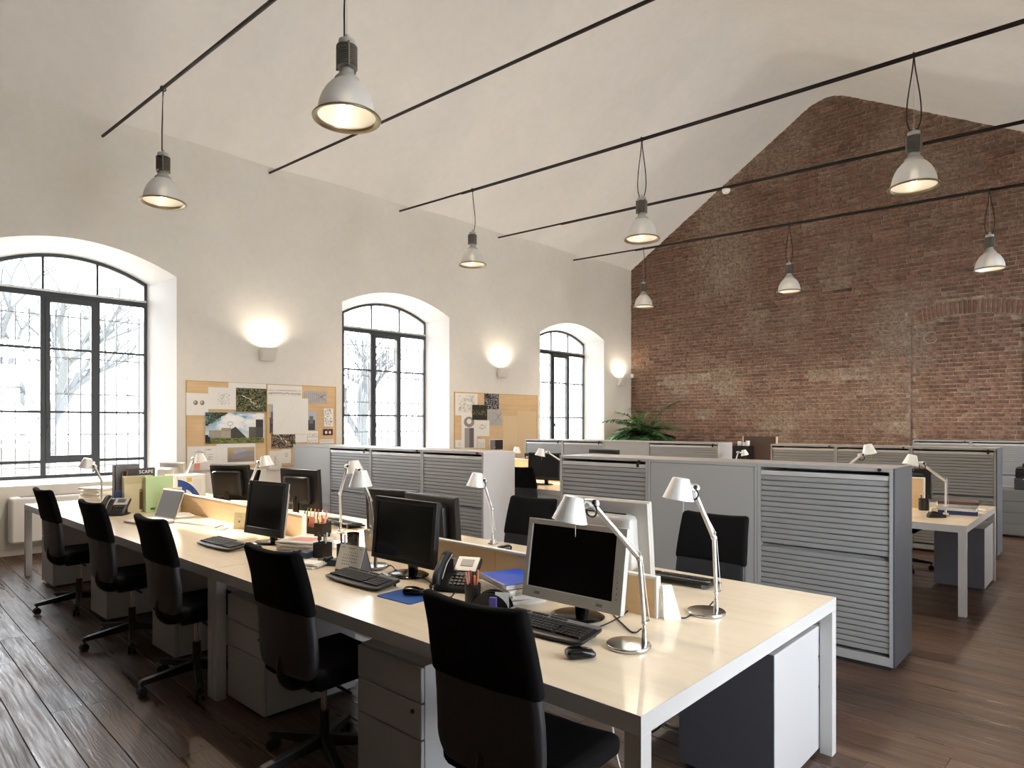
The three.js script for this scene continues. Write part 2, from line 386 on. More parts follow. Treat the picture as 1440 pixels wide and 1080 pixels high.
// floor of dark oak boards that run across the room
{
  const f = structure('floor', span(-0.6, ROOMW + 0.6, -0.25, -0.012, -S1 - 0.3, -S0 + 0.3), M.subfloor, 'dark brown oak board floor');
  const wd = 0.158, list = [];
  reseed(5);
  for (let k = 0; S0 + k * wd < S1; k++) {
    let r = -rr(0, 1.6); const s = S0 + (k + 0.5) * wd;
    while (r < ROOMW) { const len = [1.3, 1.7, 2.1, 1.5][Math.floor(rnd() * 4)]; list.push({ r: r + len / 2, s, len, v: Math.floor(rnd() * 3), t: Math.floor(rnd() * 5) }); r += len; }
  }
  const board = (len, v) => {                                           // a board with chamfered top edges
    const w = wd - 0.0025, l = len - 0.0025, c = 0.002, e = new THREE.Shape([[-w / 2, -0.012], [w / 2, -0.012], [w / 2, -c], [w / 2 - c, 0], [-w / 2 + c, 0], [-w / 2, -c]].map(([a, b]) => new THREE.Vector2(a, b)));
    return boxUV(new THREE.ExtrudeGeometry(e, { depth: l, bevelEnabled: false }).rotateY(Math.PI / 2).translate(-l / 2, 0, 0), 1, v * 0.77, v * 0.31 + 0.1);
  };
  const geos = {}, geo = (l, v) => geos[l + '|' + v] ??= board(l, v);
  const tints = [0xffffff, 0xd9d2cc, 0xf0e2d6, 0xc4bab2, 0xe6d6c6].map((c) => std(c, 1, 0, { map: scaled(oakTex, 0.5, 2), roughnessMap: scaled(oakRough, 0.5, 2), bumpMap: scaled(oakBump, 0.5, 2), bumpScale: 0.0012 }));
  const seen = (b) => { const p = rs(b.r, 0, b.s), d = depthOf(p); if (d < 1.2) return 1e9; const px = CX + FPX * (p.x * CY - p.z * SY) / d, py = HY + FPX * EYE / d; return px > -150 && px < 1600 && py < 1300 ? d : 1e9; };
  const order = list.map((b) => [seen(b), b]).sort((a, b) => a[0] - b[0]), rest = [];
  order.forEach(([d, b], i) => {
    if (i < 300 && d < 1e9) { const o = mesh('plank', geo(b.len, b.v), tints[b.t], f); o.position.set(b.r, 0, -b.s); }
    else rest.push(geo(b.len, b.v).clone().translate(b.r, 0, -b.s));
  });
  mesh('flooring', rest, tints[2], f, 'remaining dark oak boards').userData.kind = 'stuff';
}
structure('baseboard_left', span(0, 0.018, 0, 0.09, -S1, -S0, 0.005), M.skirting, 'low cream skirting board under the windows');
structure('baseboard_back', span(0.02, ROOMW, 0, 0.09, -S1 + 0.012, -S1 + 0.03, 0.005), M.skirting, 'low skirting board along the brick wall');

// arched iron windows
function makeWindow(n, c, right, label) {
  const WIN = right ? WINR : WIN0;
  const g = structureGroup(`window_${n}`, label);
  const put = (geo) => (right ? geo.rotateY(-Math.PI / 2).translate(ROOMW + FRAMED + 0.04, 0, -c) : geo.rotateY(Math.PI / 2).translate(-FRAMED - 0.04, 0, -c));
  const add = (name, geos, m) => mesh(name, put(join(geos)), m, g);
  const arch = (u, b = WIN.b) => WIN.springB + (WIN.crownB - WIN.springB) * (1 - (u / b) ** 2);
  const ringShape = new THREE.Shape(archPts(0, WIN.b, WIN.sillB, WIN.springB, WIN.crownB).map(([x, y]) => new THREE.Vector2(x, y)));
  ringShape.holes.push(toPath(archPts(0, WIN.b - 0.04, WIN.sillB + 0.04, WIN.springB - 0.03, WIN.crownB - 0.04)));
  add('outer_frame', extrude(ringShape, 0.05), M.iron);
  add('transom', span(-WIN.b, WIN.b, 3.17, 3.235, 0, 0.06, 0.004), M.iron);
  add('blind_rail', span(-WIN.b + 0.02, WIN.b - 0.02, 3.235, 3.265, 0.02, 0.085, 0.004), M.aluminium);
  for (const u of [-0.3, 0.3]) {
    add('mullion', span(u - 0.028, u + 0.028, WIN.sillB + 0.02, 3.18, 0, 0.055, 0.004), M.iron);
    add('glazing_bar', span(u - 0.014, u + 0.014, 3.2, arch(u) - 0.03, 0.005, 0.045), M.iron);
  }
  for (const [y0, y1] of [[1.06, 1.1], [1.697, 1.725], [2.503, 2.531]]) add('glazing_bar', span(-WIN.b + 0.02, WIN.b - 0.02, y0, y1, 0.01, 0.045), M.iron);
  const cas = new THREE.Shape([[-0.275, 1.1], [0.275, 1.1], [0.275, 3.165], [-0.275, 3.165]].map(([x, y]) => new THREE.Vector2(x, y)));
  cas.holes.push(toPath([[-0.225, 1.155], [0.225, 1.155], [0.225, 3.11], [-0.225, 3.11]]));
  add('casement', extrude(cas, 0.07), M.iron);
  add('window_handle', [span(-0.262, -0.238, 1.52, 1.64, 0.068, 0.085, 0.004), span(-0.256, -0.244, 1.5, 1.58, 0.08, 0.11, 0.004)], M.iron);
  const xs = [-WIN.b + 0.03, -0.3, 0.3, WIN.b - 0.03], ys = [WIN.sillB + 0.03, 1.08, 1.711, 2.517, 3.19];
  for (let i = 0; i < 3; i++) {
    for (let j = 0; j < 4; j++) add('pane', span(xs[i], xs[i + 1], ys[j], ys[j + 1], 0.024, 0.028), M.glass);
    const top = []; for (let k = 0; k <= 8; k++) { const u = xs[i + 1] + (xs[i] - xs[i + 1]) * k / 8; top.push([u, arch(u) - 0.02]); }
    add('pane', extrude([[xs[i], 3.22], [xs[i + 1], 3.22], ...top], 0.004).translate(0, 0, 0.024), M.glass);
  }
  if (!right) {
    for (let u = -0.84; u < 0.86; u += 0.14) add('grille_bar', cy(0.01, 0.01, 2.14, u, 0.9, -0.1, 6), M.grille);
    for (const y of [1.0, 1.42, 1.95, 2.42, 2.96]) add('grille_bar', span(-0.88, 0.88, y - 0.009, y + 0.009, -0.106, -0.094), M.grille);
  }
  return g;
}
makeWindow(1, LEFTWIN[0], false, 'arched black iron window beside the white fan coil unit');
makeWindow(2, LEFTWIN[1], false, 'arched black iron window between the two pinboards');
makeWindow(3, LEFTWIN[2], false, 'arched black iron window nearest to the brick wall');
RIGHTWIN.forEach((c, i) => makeWindow(4 + i, c, true, 'arched iron window in the wall opposite the pinboards'));

// outside: ground, a pale garden wall and bare trees
structure('ground', span(-60, -0.9, -0.9, -0.5, -60, 50), M.lawn, 'pale ground outside the windows');
{
  const w = single('garden_wall', span(-0.15, 0.15, -0.6, 1.0, -26, 26), M.pale, 'low pale garden wall beyond the windows', 'wall', rs(-16, 0, 7), roomTurn);
  w.userData.kind = 'structure';
}
function bareTree(r, s, h, n, label) {
  reseed(n);
  const t = thing('bare_tree', label, 'tree', rs(r, -0.5, s), 0, 'bare trees outside the windows');
  const twigs = [], trunk = [];
  const grow = (p, dir, len, rad, lvl) => {
    const q = p.clone().addScaledVector(dir, len), m = p.clone().lerp(q, 0.5).add(V(rr(-1, 1), 0, rr(-1, 1)).multiplyScalar(len * 0.06));
    (lvl < 1 ? trunk : twigs).push(tube([p, m, q], rad, 3, lvl < 2 ? 6 : 4));
    if (lvl >= 4) return;
    const k = lvl === 0 ? 5 : 3;
    for (let i = 0; i < k; i++) {
      const a = i / k * 6.28 + rr(0, 2), tilt = rr(0.4, 0.95), d = dir.clone().add(V(Math.cos(a) * tilt, rr(0, 0.25), Math.sin(a) * tilt)).normalize();
      grow(p.clone().lerp(q, rr(0.55, 1)), d, len * rr(0.55, 0.8), rad * 0.58, lvl + 1);
    }
  };
  grow(V(0, 0, 0), V(rr(-0.1, 0.1), 1, rr(-0.1, 0.1)).normalize(), h * 0.33, 0.17, 0);
  mesh('trunk', trunk, M.bark, t); mesh('branches', twigs, M.bark, t);
}
bareTree(-9, 3.2, 7.5, 11, 'bare tree whose twigs show through the window beside the fan coil unit');
bareTree(-11, 0.2, 8, 12, 'bare tree standing off to one side of the fan coil window');
bareTree(-9.5, 12.2, 7, 13, 'bare tree whose twigs show through the window between the pinboards');
bareTree(-12, 20, 8, 14, 'bare tree beyond the window nearest to the brick wall');

// ---------------------------------------------------------------- tie rods
const rodY = (i, r) => { const y0 = [5.238, 5.367, 5.339, 5.357, 5.321][i], k = [0.092, 0.066, 0.058, 0.045, 0.046][i]; return y0 - k * r + [0.0006, 0.0004, 0.0012, 0, 0.0003][i] * r * r; };
RODS.forEach((s, i) => {
  const pts = []; for (let k = 0; k <= 12; k++) { const r = 0.01 + (ROOMW - 0.02) * k / 12; pts.push(V(r, rodY(i, r), -s)); }
  const t = thing('tie_rod', ['dark iron tie rod carrying the two lamps above the window end of the bench', 'bare dark iron tie rod without any lamp or detector', 'dark iron tie rod carrying three lamps across the middle of the room', 'dark iron tie rod with a white smoke detector', 'dark iron tie rod closest to the brick wall, carrying three lamps'][i], 'tie rod', ROOM0, roomTurn, 'tie rods across the ceiling');
  mesh('rod', tube(pts, 0.017, 40, 8), M.rodIron, t);
  if (i === 0 || i === 2 || i === 4 || i === 3) mesh('cable', tube(pts.slice(i ? 2 : 3).map((p) => V(p.x, p.y - 0.022, p.z + 0.012)), 0.011, 40, 6), M.cable, t, 'power cable strapped along the rod');
});
single('smoke_detector', lathe([[0, -0.05], [0.04, -0.05], [0.055, -0.03], [0.06, 0], [0.06, 0.012], [0, 0.012]], 24), M.white, 'small white smoke detector under a tie rod', 'smoke detector', (() => { const v = rs(4.95, rodY(3, 4.95) - 0.045, RODS[3]); return v; })());
single('junction_box', bx(0.08, 0.1, 0.05, 0, 0, 0, 0.006), M.white, 'tiny white box on the corner of the brick wall', 'box', rs(0.06, 2.78, S1 - 0.04), roomTurn);

// ================================================================ LAMPS ON RODS AND WALLS
function pendant(i, r, yb, label) {
  const s = RODS[i], t = thing('pendant_lamp', label, 'pendant lamp', rs(r, yb, s), 0, 'pendant lamps on the tie rods');
  const top = rodY(i, r) - yb;
  mesh('dome', lathe([[0.205, 0.012], [0.19, 0.018], [0.187, 0.04], [0.183, 0.07], [0.174, 0.11], [0.158, 0.152], [0.135, 0.192], [0.106, 0.226], [0.076, 0.25]], 48), M.dome, t, 'frosted bell-shaped dome');
  mesh('rim', lathe([[0.187, 0.024], [0.214, 0.016], [0.221, 0.008], [0.218, 0], [0.205, 0.002], [0.187, 0.013], [0.187, 0.024]], 48), M.rim, t);
  mesh('neck', lathe([[0.078, 0.245], [0.08, 0.262], [0.07, 0.275], [0.055, 0.29], [0.046, 0.31], [0.046, 0.33], [0, 0.33]], 32), M.silverPlastic, t);
  mesh('gear_core', cy(0.043, 0.043, 0.155, 0, 0.325, 0, 24), M.casing, t);
  const fins = [];
  for (let k = 0; k < 11; k++) fins.push(cy(0.068, 0.068, 0.005, 0, 0.335 + k * 0.0135, 0, 24));
  for (const a of [0.4, 2.5, 4.6]) fins.push(bx(0.012, 0.16, 0.012, 0.065 * Math.cos(a), 0.405, 0.065 * Math.sin(a)));
  mesh('heat_sink', fins, M.casing, t, 'dark finned gear housing');
  mesh('cap', [cy(0.055, 0.053, 0.035, 0, 0.48, 0, 24), cy(0.053, 0.02, 0.014, 0, 0.515, 0, 24), cy(0.012, 0.012, 0.03, 0, 0.525, 0, 10)], M.silverPlastic, t);
  mesh('bulb', move(new THREE.SphereGeometry(0.042, 20, 14).scale(1, 1.5, 1), 0, 0.11, 0), M.bulb, t);
  mesh('steel_wire', bar(V(0, 0.55, 0), V(0, top, 0), 0.0018, 5), M.aluminium, t);
  const side = i === 0 ? 0.03 : 0.055, cord = (k) => tube([V(0, top, 0), V(k * side * 0.2, top - 0.12, 0), V(k * side, (top + 0.53) / 2 - 0.1, 0), V(k * side, 0.62, 0), V(k * 0.03, 0.525, 0)], 0.006, 30, 6);
  mesh('cord', (i === 0 || r < 2 ? [cord(i === 0 ? -1 : 1)] : [cord(-1), cord(1)]).concat([new THREE.TorusGeometry(0.026, 0.006, 6, 18).rotateY(Math.PI / 2).translate(0, top - 0.005, 0)]), M.cable, t);
  const l = new THREE.SpotLight(0xffe9cf, 13, 0, 1.35, 0.5, 2); l.position.set(0, -0.015, 0); l.target.position.set(0, -1, 0); t.add(l.target); l.castShadow = true; l.shadow.radius = 2.2; t.add(l);
  return t;
}
pendant(0, 2.3, 3.838, 'frosted pendant lamp above the bench end nearest the fan coil unit');
pendant(0, 5.86, 3.545, 'frosted pendant lamp with a brass-toned rim above the middle of the near aisle');
pendant(2, 1.94, 4.047, 'small frosted pendant lamp in front of the window wall on the middle tie rod');
pendant(2, 5.07, 3.83, 'frosted pendant lamp hung by a wide cord loop, middle one of the middle tie rod');
pendant(2, 8.02, 3.723, 'frosted pendant lamp hanging before the brick gable on the middle tie rod');
pendant(4, 1.9, 4.006, 'frosted pendant lamp in the corner of the brick wall and the window wall');
pendant(4, 4.93, 3.89, 'frosted pendant lamp before the middle of the brick wall on the far tie rod');
pendant(4, 7.84, 3.8, 'frosted pendant lamp above the walled-up brick arch');

function sconce(s, label) {
  const t = thing('wall_sconce', label, 'wall lamp', rs(0, 2.51, s), roomTurn, 'uplights on the window wall');
  const prof = [[0.035, 0], [0.09, 0], [0.2, 0.185], [0.19, 0.185], [0.085, 0.012], [0.045, 0.012], [0.045, 0.185], [0.035, 0.185]];
  mesh('body', [extrude(prof, 0.2, 0.002).translate(0, 0, -0.1), extrude([[0.035, 0], [0.09, 0], [0.2, 0.185], [0.035, 0.185]], 0.006).translate(0, 0, 0.1), extrude([[0.035, 0], [0.09, 0], [0.2, 0.185], [0.035, 0.185]], 0.006).translate(0, 0, -0.106)], M.sconce, t);
  mesh('bracket', bx(0.035, 0.1, 0.09, 0.0175, 0.12, 0, 0.004), M.sconce, t);
  mesh('light_tube', bar(V(0.1, 0.11, -0.07), V(0.1, 0.11, 0.07), 0.02, 12), M.glowStrip, t, 'glowing lamp inside the wedge');
  const l = new THREE.SpotLight(0xfff0da, 4.2, 0, 1.3, 0.7, 2); l.position.set(0.1, 0.15, 0); l.target.position.set(0.06, 1.2, 0); l.castShadow = true; l.shadow.radius = 2; t.add(l, l.target);
}
sconce(4.457, 'wedge-shaped wall uplight above the large double pinboard');
sconce(9.402, 'wedge-shaped wall uplight above the single pinboard');
sconce(13.52, 'wedge-shaped wall uplight beside the brick corner above the palm');

// ================================================================ PINBOARDS AND PAPERS
const onWall = (px, py, r = 0.026) => {                                 // pixel -> (s, y) on the window wall, r off it
  const k = (px - CX) / FPX, dx = -SY + k * CY, dz = -CY - k * SY, nx = Math.cos(SKEW), nz = Math.sin(SKEW), t = (RO + r) / (dx * nx + dz * nz);
  return [t * dx * Math.sin(SKEW) - t * dz * Math.cos(SKEW), EYE - (py - HY) / FPX * t];
};
function pinboard(s0, s1, y0, y1, label) {
  const t = thing('pinboard', label, 'pinboard', rs(0, y0, (s0 + s1) / 2), roomTurn, 'wooden pinboards on the window wall'), w = s1 - s0, h = y1 - y0;
  mesh('panel', boxUV(span(0.001, 0.018, 0.005, h - 0.005, -w / 2 + 0.005, w / 2 - 0.005)), M.cork, t);
  mesh('edge_strip', [span(0.001, 0.022, 0, 0.012, -w / 2, w / 2), span(0.001, 0.022, h - 0.012, h, -w / 2, w / 2), span(0.001, 0.022, 0, h, -w / 2, -w / 2 + 0.012), span(0.001, 0.022, 0, h, w / 2 - 0.012, w / 2)], M.corkFrame, t);
}
pinboard(3.318, 4.466, 0.915, 2.166, 'pale wooden pinboard with the large campus rendering');
pinboard(4.47, 5.642, 0.915, 2.166, 'pale wooden pinboard with a big blank sheet and small photographs');
pinboard(8.176, 10.518, 0.87, 2.178, 'pale wooden pinboard crowded with prints on one half only');

const PRINT = {
  blank: (c, w, h) => { c.fillStyle = '#f1efe9'; c.fillRect(0, 0, w, h); c.strokeStyle = '#e2dfd8'; for (let i = 0; i < 4; i++) { c.beginPath(); c.moveTo(rr(0, w), 0); c.lineTo(rr(0, w), h); c.stroke(); } },
  blobs: (c, w, h) => { PRINT.blank(c, w, h); for (const x of [0.42, 0.72]) { c.fillStyle = '#8a7a66'; c.beginPath(); c.ellipse(w * x, h * 0.43, w * 0.1, h * 0.11, 0, 0, 7); c.fill(); c.fillStyle = '#c9bca8'; c.beginPath(); c.ellipse(w * x - 8, h * 0.4, w * 0.05, h * 0.07, 0, 0, 7); c.fill(); } },
  sketch: (c, w, h) => { PRINT.blank(c, w, h); c.strokeStyle = '#6e6a64'; for (let i = 0; i < 90; i++) { const x = w * (0.5 + rr(-0.2, 0.35) * rnd()), y = h * rr(0.25, 0.78); c.lineWidth = rr(0.5, 3); c.beginPath(); c.moveTo(x, y); c.lineTo(x + rr(-18, 18), y + rr(-6, 6)); c.stroke(); } },
  aerial: (c, w, h, a = ['#5d6a3f', '#7d7a55', '#48543a', '#8f8663', '#3c4630']) => { for (let i = 0; i < 700; i++) { c.fillStyle = a[Math.floor(rnd() * a.length)]; c.fillRect(rr(-10, w), rr(-10, h), rr(4, 26), rr(3, 16)); } c.fillStyle = '#e9e4d4'; for (let i = 0; i < 16; i++) { c.save(); c.translate(w * (0.2 + i * 0.035), h * (0.25 + i * 0.035)); c.rotate(0.7); c.fillRect(rr(-8, 8), rr(-12, 12), rr(8, 22), rr(5, 10)); c.restore(); } },
  city: (c, w, h) => PRINT.aerial(c, w, h, ['#8a7668', '#6a5a5c', '#a28c74', '#59485a', '#b49a6a', '#4a5a40']),
  render: (c, w, h) => {
    const g = c.createLinearGradient(0, 0, 0, h * 0.7); g.addColorStop(0, '#4f8fb4'); g.addColorStop(1, '#d7e4e8'); c.fillStyle = g; c.fillRect(0, 0, w, h);
    for (let i = 0; i < 70; i++) { c.fillStyle = `rgba(255,255,255,${rr(0.2, 0.6)})`; c.beginPath(); c.ellipse(rr(0.25, 1) * w, rr(0.05, 0.5) * h, rr(14, 50), rr(8, 24), 0, 0, 7); c.fill(); }
    for (let i = 0; i < 200; i++) { c.fillStyle = ['#39442f', '#55613f', '#2c3326'][i % 3]; const a = rnd(); c.fillRect(a * w * 0.33, rnd() * (1 - a) * h * 0.42, rr(4, 14), rr(3, 9)); }
    c.fillStyle = '#8f877a'; c.fillRect(w * 0.06, h * 0.58, w * 0.22, h * 0.26); c.fillStyle = '#a79c8a'; c.fillRect(w * 0.26, h * 0.5, w * 0.16, h * 0.34);
    c.fillStyle = '#4b4a48'; c.beginPath(); c.moveTo(w * 0.42, h * 0.84); c.lineTo(w * 0.42, h * 0.54); c.lineTo(w * 0.5, h * 0.46); c.lineTo(w * 0.68, h * 0.8); c.lineTo(w * 0.68, h * 0.84); c.fill();
    c.fillStyle = '#5a5450'; c.fillRect(w * 0.73, h * 0.47, w * 0.14, h * 0.37); c.fillStyle = '#3b3a3a'; c.fillRect(w * 0.85, h * 0.22, w * 0.13, h * 0.6);
    c.strokeStyle = '#c5bdae'; c.lineWidth = 2; for (let i = 0; i < 26; i++) { const x = w * (0.07 + 0.0135 * i); c.beginPath(); c.moveTo(x, h * 0.6); c.lineTo(x, h * 0.8); c.stroke(); } for (let i = 0; i < 8; i++) { c.strokeStyle = '#77726c'; c.beginPath(); c.moveTo(w * 0.74, h * (0.5 + i * 0.04)); c.lineTo(w * 0.97, h * (0.49 + i * 0.04)); c.stroke(); }
    c.strokeStyle = '#8a8f92'; c.beginPath(); c.ellipse(w * 0.41, h * 0.36, w * 0.045, h * 0.06, 0, 0, 7); c.stroke(); c.beginPath(); c.moveTo(w * 0.41, h * 0.42); c.lineTo(w * 0.41, h * 0.52); c.stroke();
    c.fillStyle = '#6d7d3f'; c.fillRect(0, h * 0.83, w, h * 0.17); for (let i = 0; i < 120; i++) { c.fillStyle = ['#3c4a2a', '#8b9a52', '#59512f', '#a08c62'][i % 4]; c.fillRect(rr(0, w), h * rr(0.8, 0.98), rr(6, 30), rr(2, 5)); }
    c.fillStyle = '#23242a'; c.fillRect(w * 0.0, h * 0.72, w * 0.05, h * 0.24); c.fillRect(w * 0.05, h * 0.78, w * 0.03, h * 0.2);
  },
  strokes: (c, w, h) => { PRINT.blank(c, w, h); const k = ['#a8574f', '#59704a', '#40413f', '#b55f58']; for (let i = 0; i < 26; i++) { c.strokeStyle = k[Math.floor(i / 7) % 4]; c.lineWidth = rr(2, 5); const y = h * (0.15 + 0.62 * Math.floor(i / 5) / 6), x = w * rr(0.15, 0.75); c.beginPath(); c.moveTo(x, y + rr(-4, 4)); c.lineTo(x + rr(12, 60), y + rr(-12, 6)); c.stroke(); } },
  shell: (c, w, h) => { const g = c.createLinearGradient(0, 0, 0, h); g.addColorStop(0, '#c8b389'); g.addColorStop(1, '#8d8077'); c.fillStyle = g; c.fillRect(0, 0, w, h); c.fillStyle = '#b7b3b2'; c.beginPath(); c.ellipse(w * 0.45, h * 0.3, w * 0.26, h * 0.24, 0, 0, 7); c.fill(); c.fillStyle = '#9a95a0'; c.beginPath(); c.ellipse(w * 0.55, h * 0.52, w * 0.45, h * 0.2, -0.2, 0, 7); c.fill(); c.strokeStyle = '#5f5560'; for (let i = 0; i < 9; i++) { c.beginPath(); c.moveTo(w * (0.15 + 0.08 * i), h * 0.6); c.lineTo(w * (0.12 + 0.085 * i), h * 0.95); c.stroke(); } },
  elevation: (c, w, h) => { PRINT.blank(c, w, h); c.fillStyle = '#a6947a'; for (let i = 0; i < 40; i++) c.fillRect(w * (0.03 + 0.0235 * i), h * (0.36 + rr(0, 0.05)), w * 0.015, h * rr(0.05, 0.13)); c.strokeStyle = '#b7b1a6'; c.beginPath(); c.moveTo(0, h * 0.53); c.lineTo(w, h * 0.53); c.stroke(); for (let i = 0; i < 30; i++) { c.beginPath(); c.moveTo(rr(0, w), h * 0.25); c.lineTo(rr(0, w), h * 0.3); c.stroke(); } },
  hall: (c, w, h) => { c.fillStyle = '#bdbab9'; c.fillRect(0, 0, w, h); c.strokeStyle = '#6f6a70'; for (let i = 0; i < 14; i++) { c.lineWidth = 1 + i * 0.25; c.beginPath(); c.moveTo(w * 0.75, h * 0.45); c.lineTo(w * i / 10, i % 2 ? 0 : h); c.stroke(); } c.fillStyle = '#8d8788'; for (let i = 0; i < 8; i++) c.fillRect(w * i * 0.09, h * 0.15, w * 0.012, h * 0.8); },
  tower: (c, w, h) => { c.fillStyle = '#b9c3cc'; c.fillRect(0, 0, w, h); c.fillStyle = '#4b4c52'; c.fillRect(0, h * 0.45, w * 0.85, h * 0.55); c.fillStyle = '#73757c'; c.fillRect(w * 0.2, h * 0.25, w * 0.45, h * 0.4); for (let i = 0; i < 20; i++) { c.fillStyle = '#2e2f35'; c.fillRect(rr(0, w * 0.8), h * rr(0.5, 0.95), rr(5, 14), 4); } },
  contact: (c, w, h) => { PRINT.blank(c, w, h); for (let i = 0; i < 60; i++) { c.fillStyle = ['#3d3a3b', '#6c686a', '#9b9694'][i % 3]; c.fillRect(w * rr(0.05, 0.8), h * rr(0.04, 0.92), rr(8, 26), rr(4, 12)); } c.fillStyle = '#f1efe9'; c.fillRect(0, h * 0.48, w, h * 0.05); },
  masks: (c, w, h) => { c.fillStyle = '#4b2730'; c.fillRect(0, 0, w, h); c.fillStyle = '#efe6e6'; for (const x of [0.32, 0.7]) { c.beginPath(); c.ellipse(w * x, h * 0.55, w * 0.13, h * 0.26, 0, 0, 7); c.fill(); } },
  garden: (c, w, h) => { PRINT.blank(c, w, h); for (let i = 0; i < 50; i++) { c.fillStyle = ['#7c8a5b', '#4c5a3a', '#a9ab8c'][i % 3]; c.fillRect(w * rr(0.02, 0.85), h * rr(0.4, 0.85), rr(6, 20), rr(3, 9)); } },
  plan: (c, w, h) => { PRINT.blank(c, w, h); for (let i = 0; i < 120; i++) { c.strokeStyle = ['#8e8b8b', '#b9c79a', '#a7a3a2', '#6f6b70'][i % 4]; c.lineWidth = rr(1, 4); c.beginPath(); c.arc(w * rr(0.15, 0.85), h * rr(0.1, 0.85), rr(4, 18), rr(0, 6), rr(0, 6)); c.stroke(); } },
  night: (c, w, h) => { c.fillStyle = '#2b2c20'; c.fillRect(0, 0, w, h); for (let i = 0; i < 90; i++) { c.fillStyle = ['#8d8a58', '#b9b47c', '#54552f'][i % 3]; c.fillRect(w * rr(0.03, 0.9), h * rr(0.32, 0.66), rr(5, 20), rr(3, 8)); } },
  grey: (c, w, h) => { for (let i = 0; i < 500; i++) { const k = Math.floor(rr(90, 215)); c.fillStyle = `rgb(${k},${k - 4},${k + 2})`; c.fillRect(rr(-8, w), rr(-8, h), rr(4, 20), rr(3, 12)); } c.fillStyle = '#3a373c'; c.beginPath(); c.ellipse(w * 0.25, h * 0.2, w * 0.22, h * 0.11, 0.3, 0, 7); c.fill(); },
  statue: (c, w, h) => { PRINT.blank(c, w, h); c.fillStyle = '#9a9292'; c.beginPath(); c.ellipse(w * 0.5, h * 0.2, w * 0.33, h * 0.16, 0, 0, 7); c.fill(); c.fillStyle = '#f3f0ea'; c.beginPath(); c.ellipse(w * 0.5, h * 0.18, w * 0.15, h * 0.08, 0, 0, 7); c.fill(); c.fillStyle = '#a49c99'; c.fillRect(w * 0.22, h * 0.38, w * 0.3, h * 0.6); c.fillStyle = '#6b6066'; c.fillRect(w * 0.52, h * 0.38, w * 0.28, h * 0.6); },
  island: (c, w, h) => { PRINT.blank(c, w, h); for (let i = 0; i < 40; i++) { c.fillStyle = ['#7f807c', '#a9a9a2', '#5f635c'][i % 3]; const a = rr(0, 6.28); c.fillRect(w * (0.5 + 0.25 * Math.cos(a) * rnd()), h * (0.4 + 0.13 * Math.sin(a)), rr(6, 16), rr(3, 8)); } },
  dark: (c, w, h) => { c.fillStyle = '#eceae6'; c.fillRect(0, 0, w, h); c.fillStyle = '#2d2428'; c.fillRect(w * 0.05, h * 0.07, w * 0.9, h * 0.9); c.fillStyle = '#8e8784'; c.fillRect(w * 0.05, h * 0.07, w * 0.35, h * 0.9); for (let i = 0; i < 14; i++) { c.fillStyle = '#d8d5d2'; c.fillRect(w * rr(0.06, 0.4), h * rr(0.65, 0.9), 8, 6); } },
  tan: (c, w, h) => { c.fillStyle = '#e2c8a0'; c.fillRect(0, 0, w, h); }, tan2: (c, w, h) => { c.fillStyle = '#e0c49c'; c.fillRect(0, 0, w, h); },
  sticky: (c, w, h) => { c.fillStyle = '#f2a58f'; c.fillRect(0, 0, w, h); },
};
let paperNo = 0;
function paper(kind, x0, y0, x1, y1, lift, label, name = 'pinned_print', cat = 'print') {
  const a = onWall(x0, y0), b = onWall(x1, y1), w = b[0] - a[0], h = a[1] - b[1], k = Math.max(w, h);
  reseed(900 + paperNo++ * 37);
  const tw = Math.max(48, Math.round(320 * w / k)), th = Math.max(48, Math.round(320 * h / k));
  const mat = std(0xffffff, 0.75, 0, { map: canvasTex(tw, th, PRINT[kind]) }), r = 0.0226 + lift * 0.0022;
  const t = thing(name, label, cat, rs(r, (a[1] + b[1]) / 2, (a[0] + b[0]) / 2), roomTurn, 'prints pinned to the boards');
  const g = new THREE.PlaneGeometry(w, h, 8, 1), p = g.attributes.position;
  for (let i = 0; i < p.count; i++) p.setZ(i, 0.0015 + 0.004 * (p.getX(i) / w) ** 2 * (lift % 2 ? 1 : 0.5));        // the corners curl a little
  g.computeVertexNormals();
  mesh('sheet', g.rotateY(Math.PI / 2), mat, t).material.side = THREE.DoubleSide;
  mesh('pin', cy(0.004, 0.003, 0.006, 0, 0, 0, 8).rotateZ(-Math.PI / 2).translate(0.002, h / 2 - 0.015, 0), M.white, t);
}
const B1 = (x, y) => [260 + x / 6.545, 530 + y / 6.545], B2 = (x, y) => [620 + x / 9, 540 + y / 9];
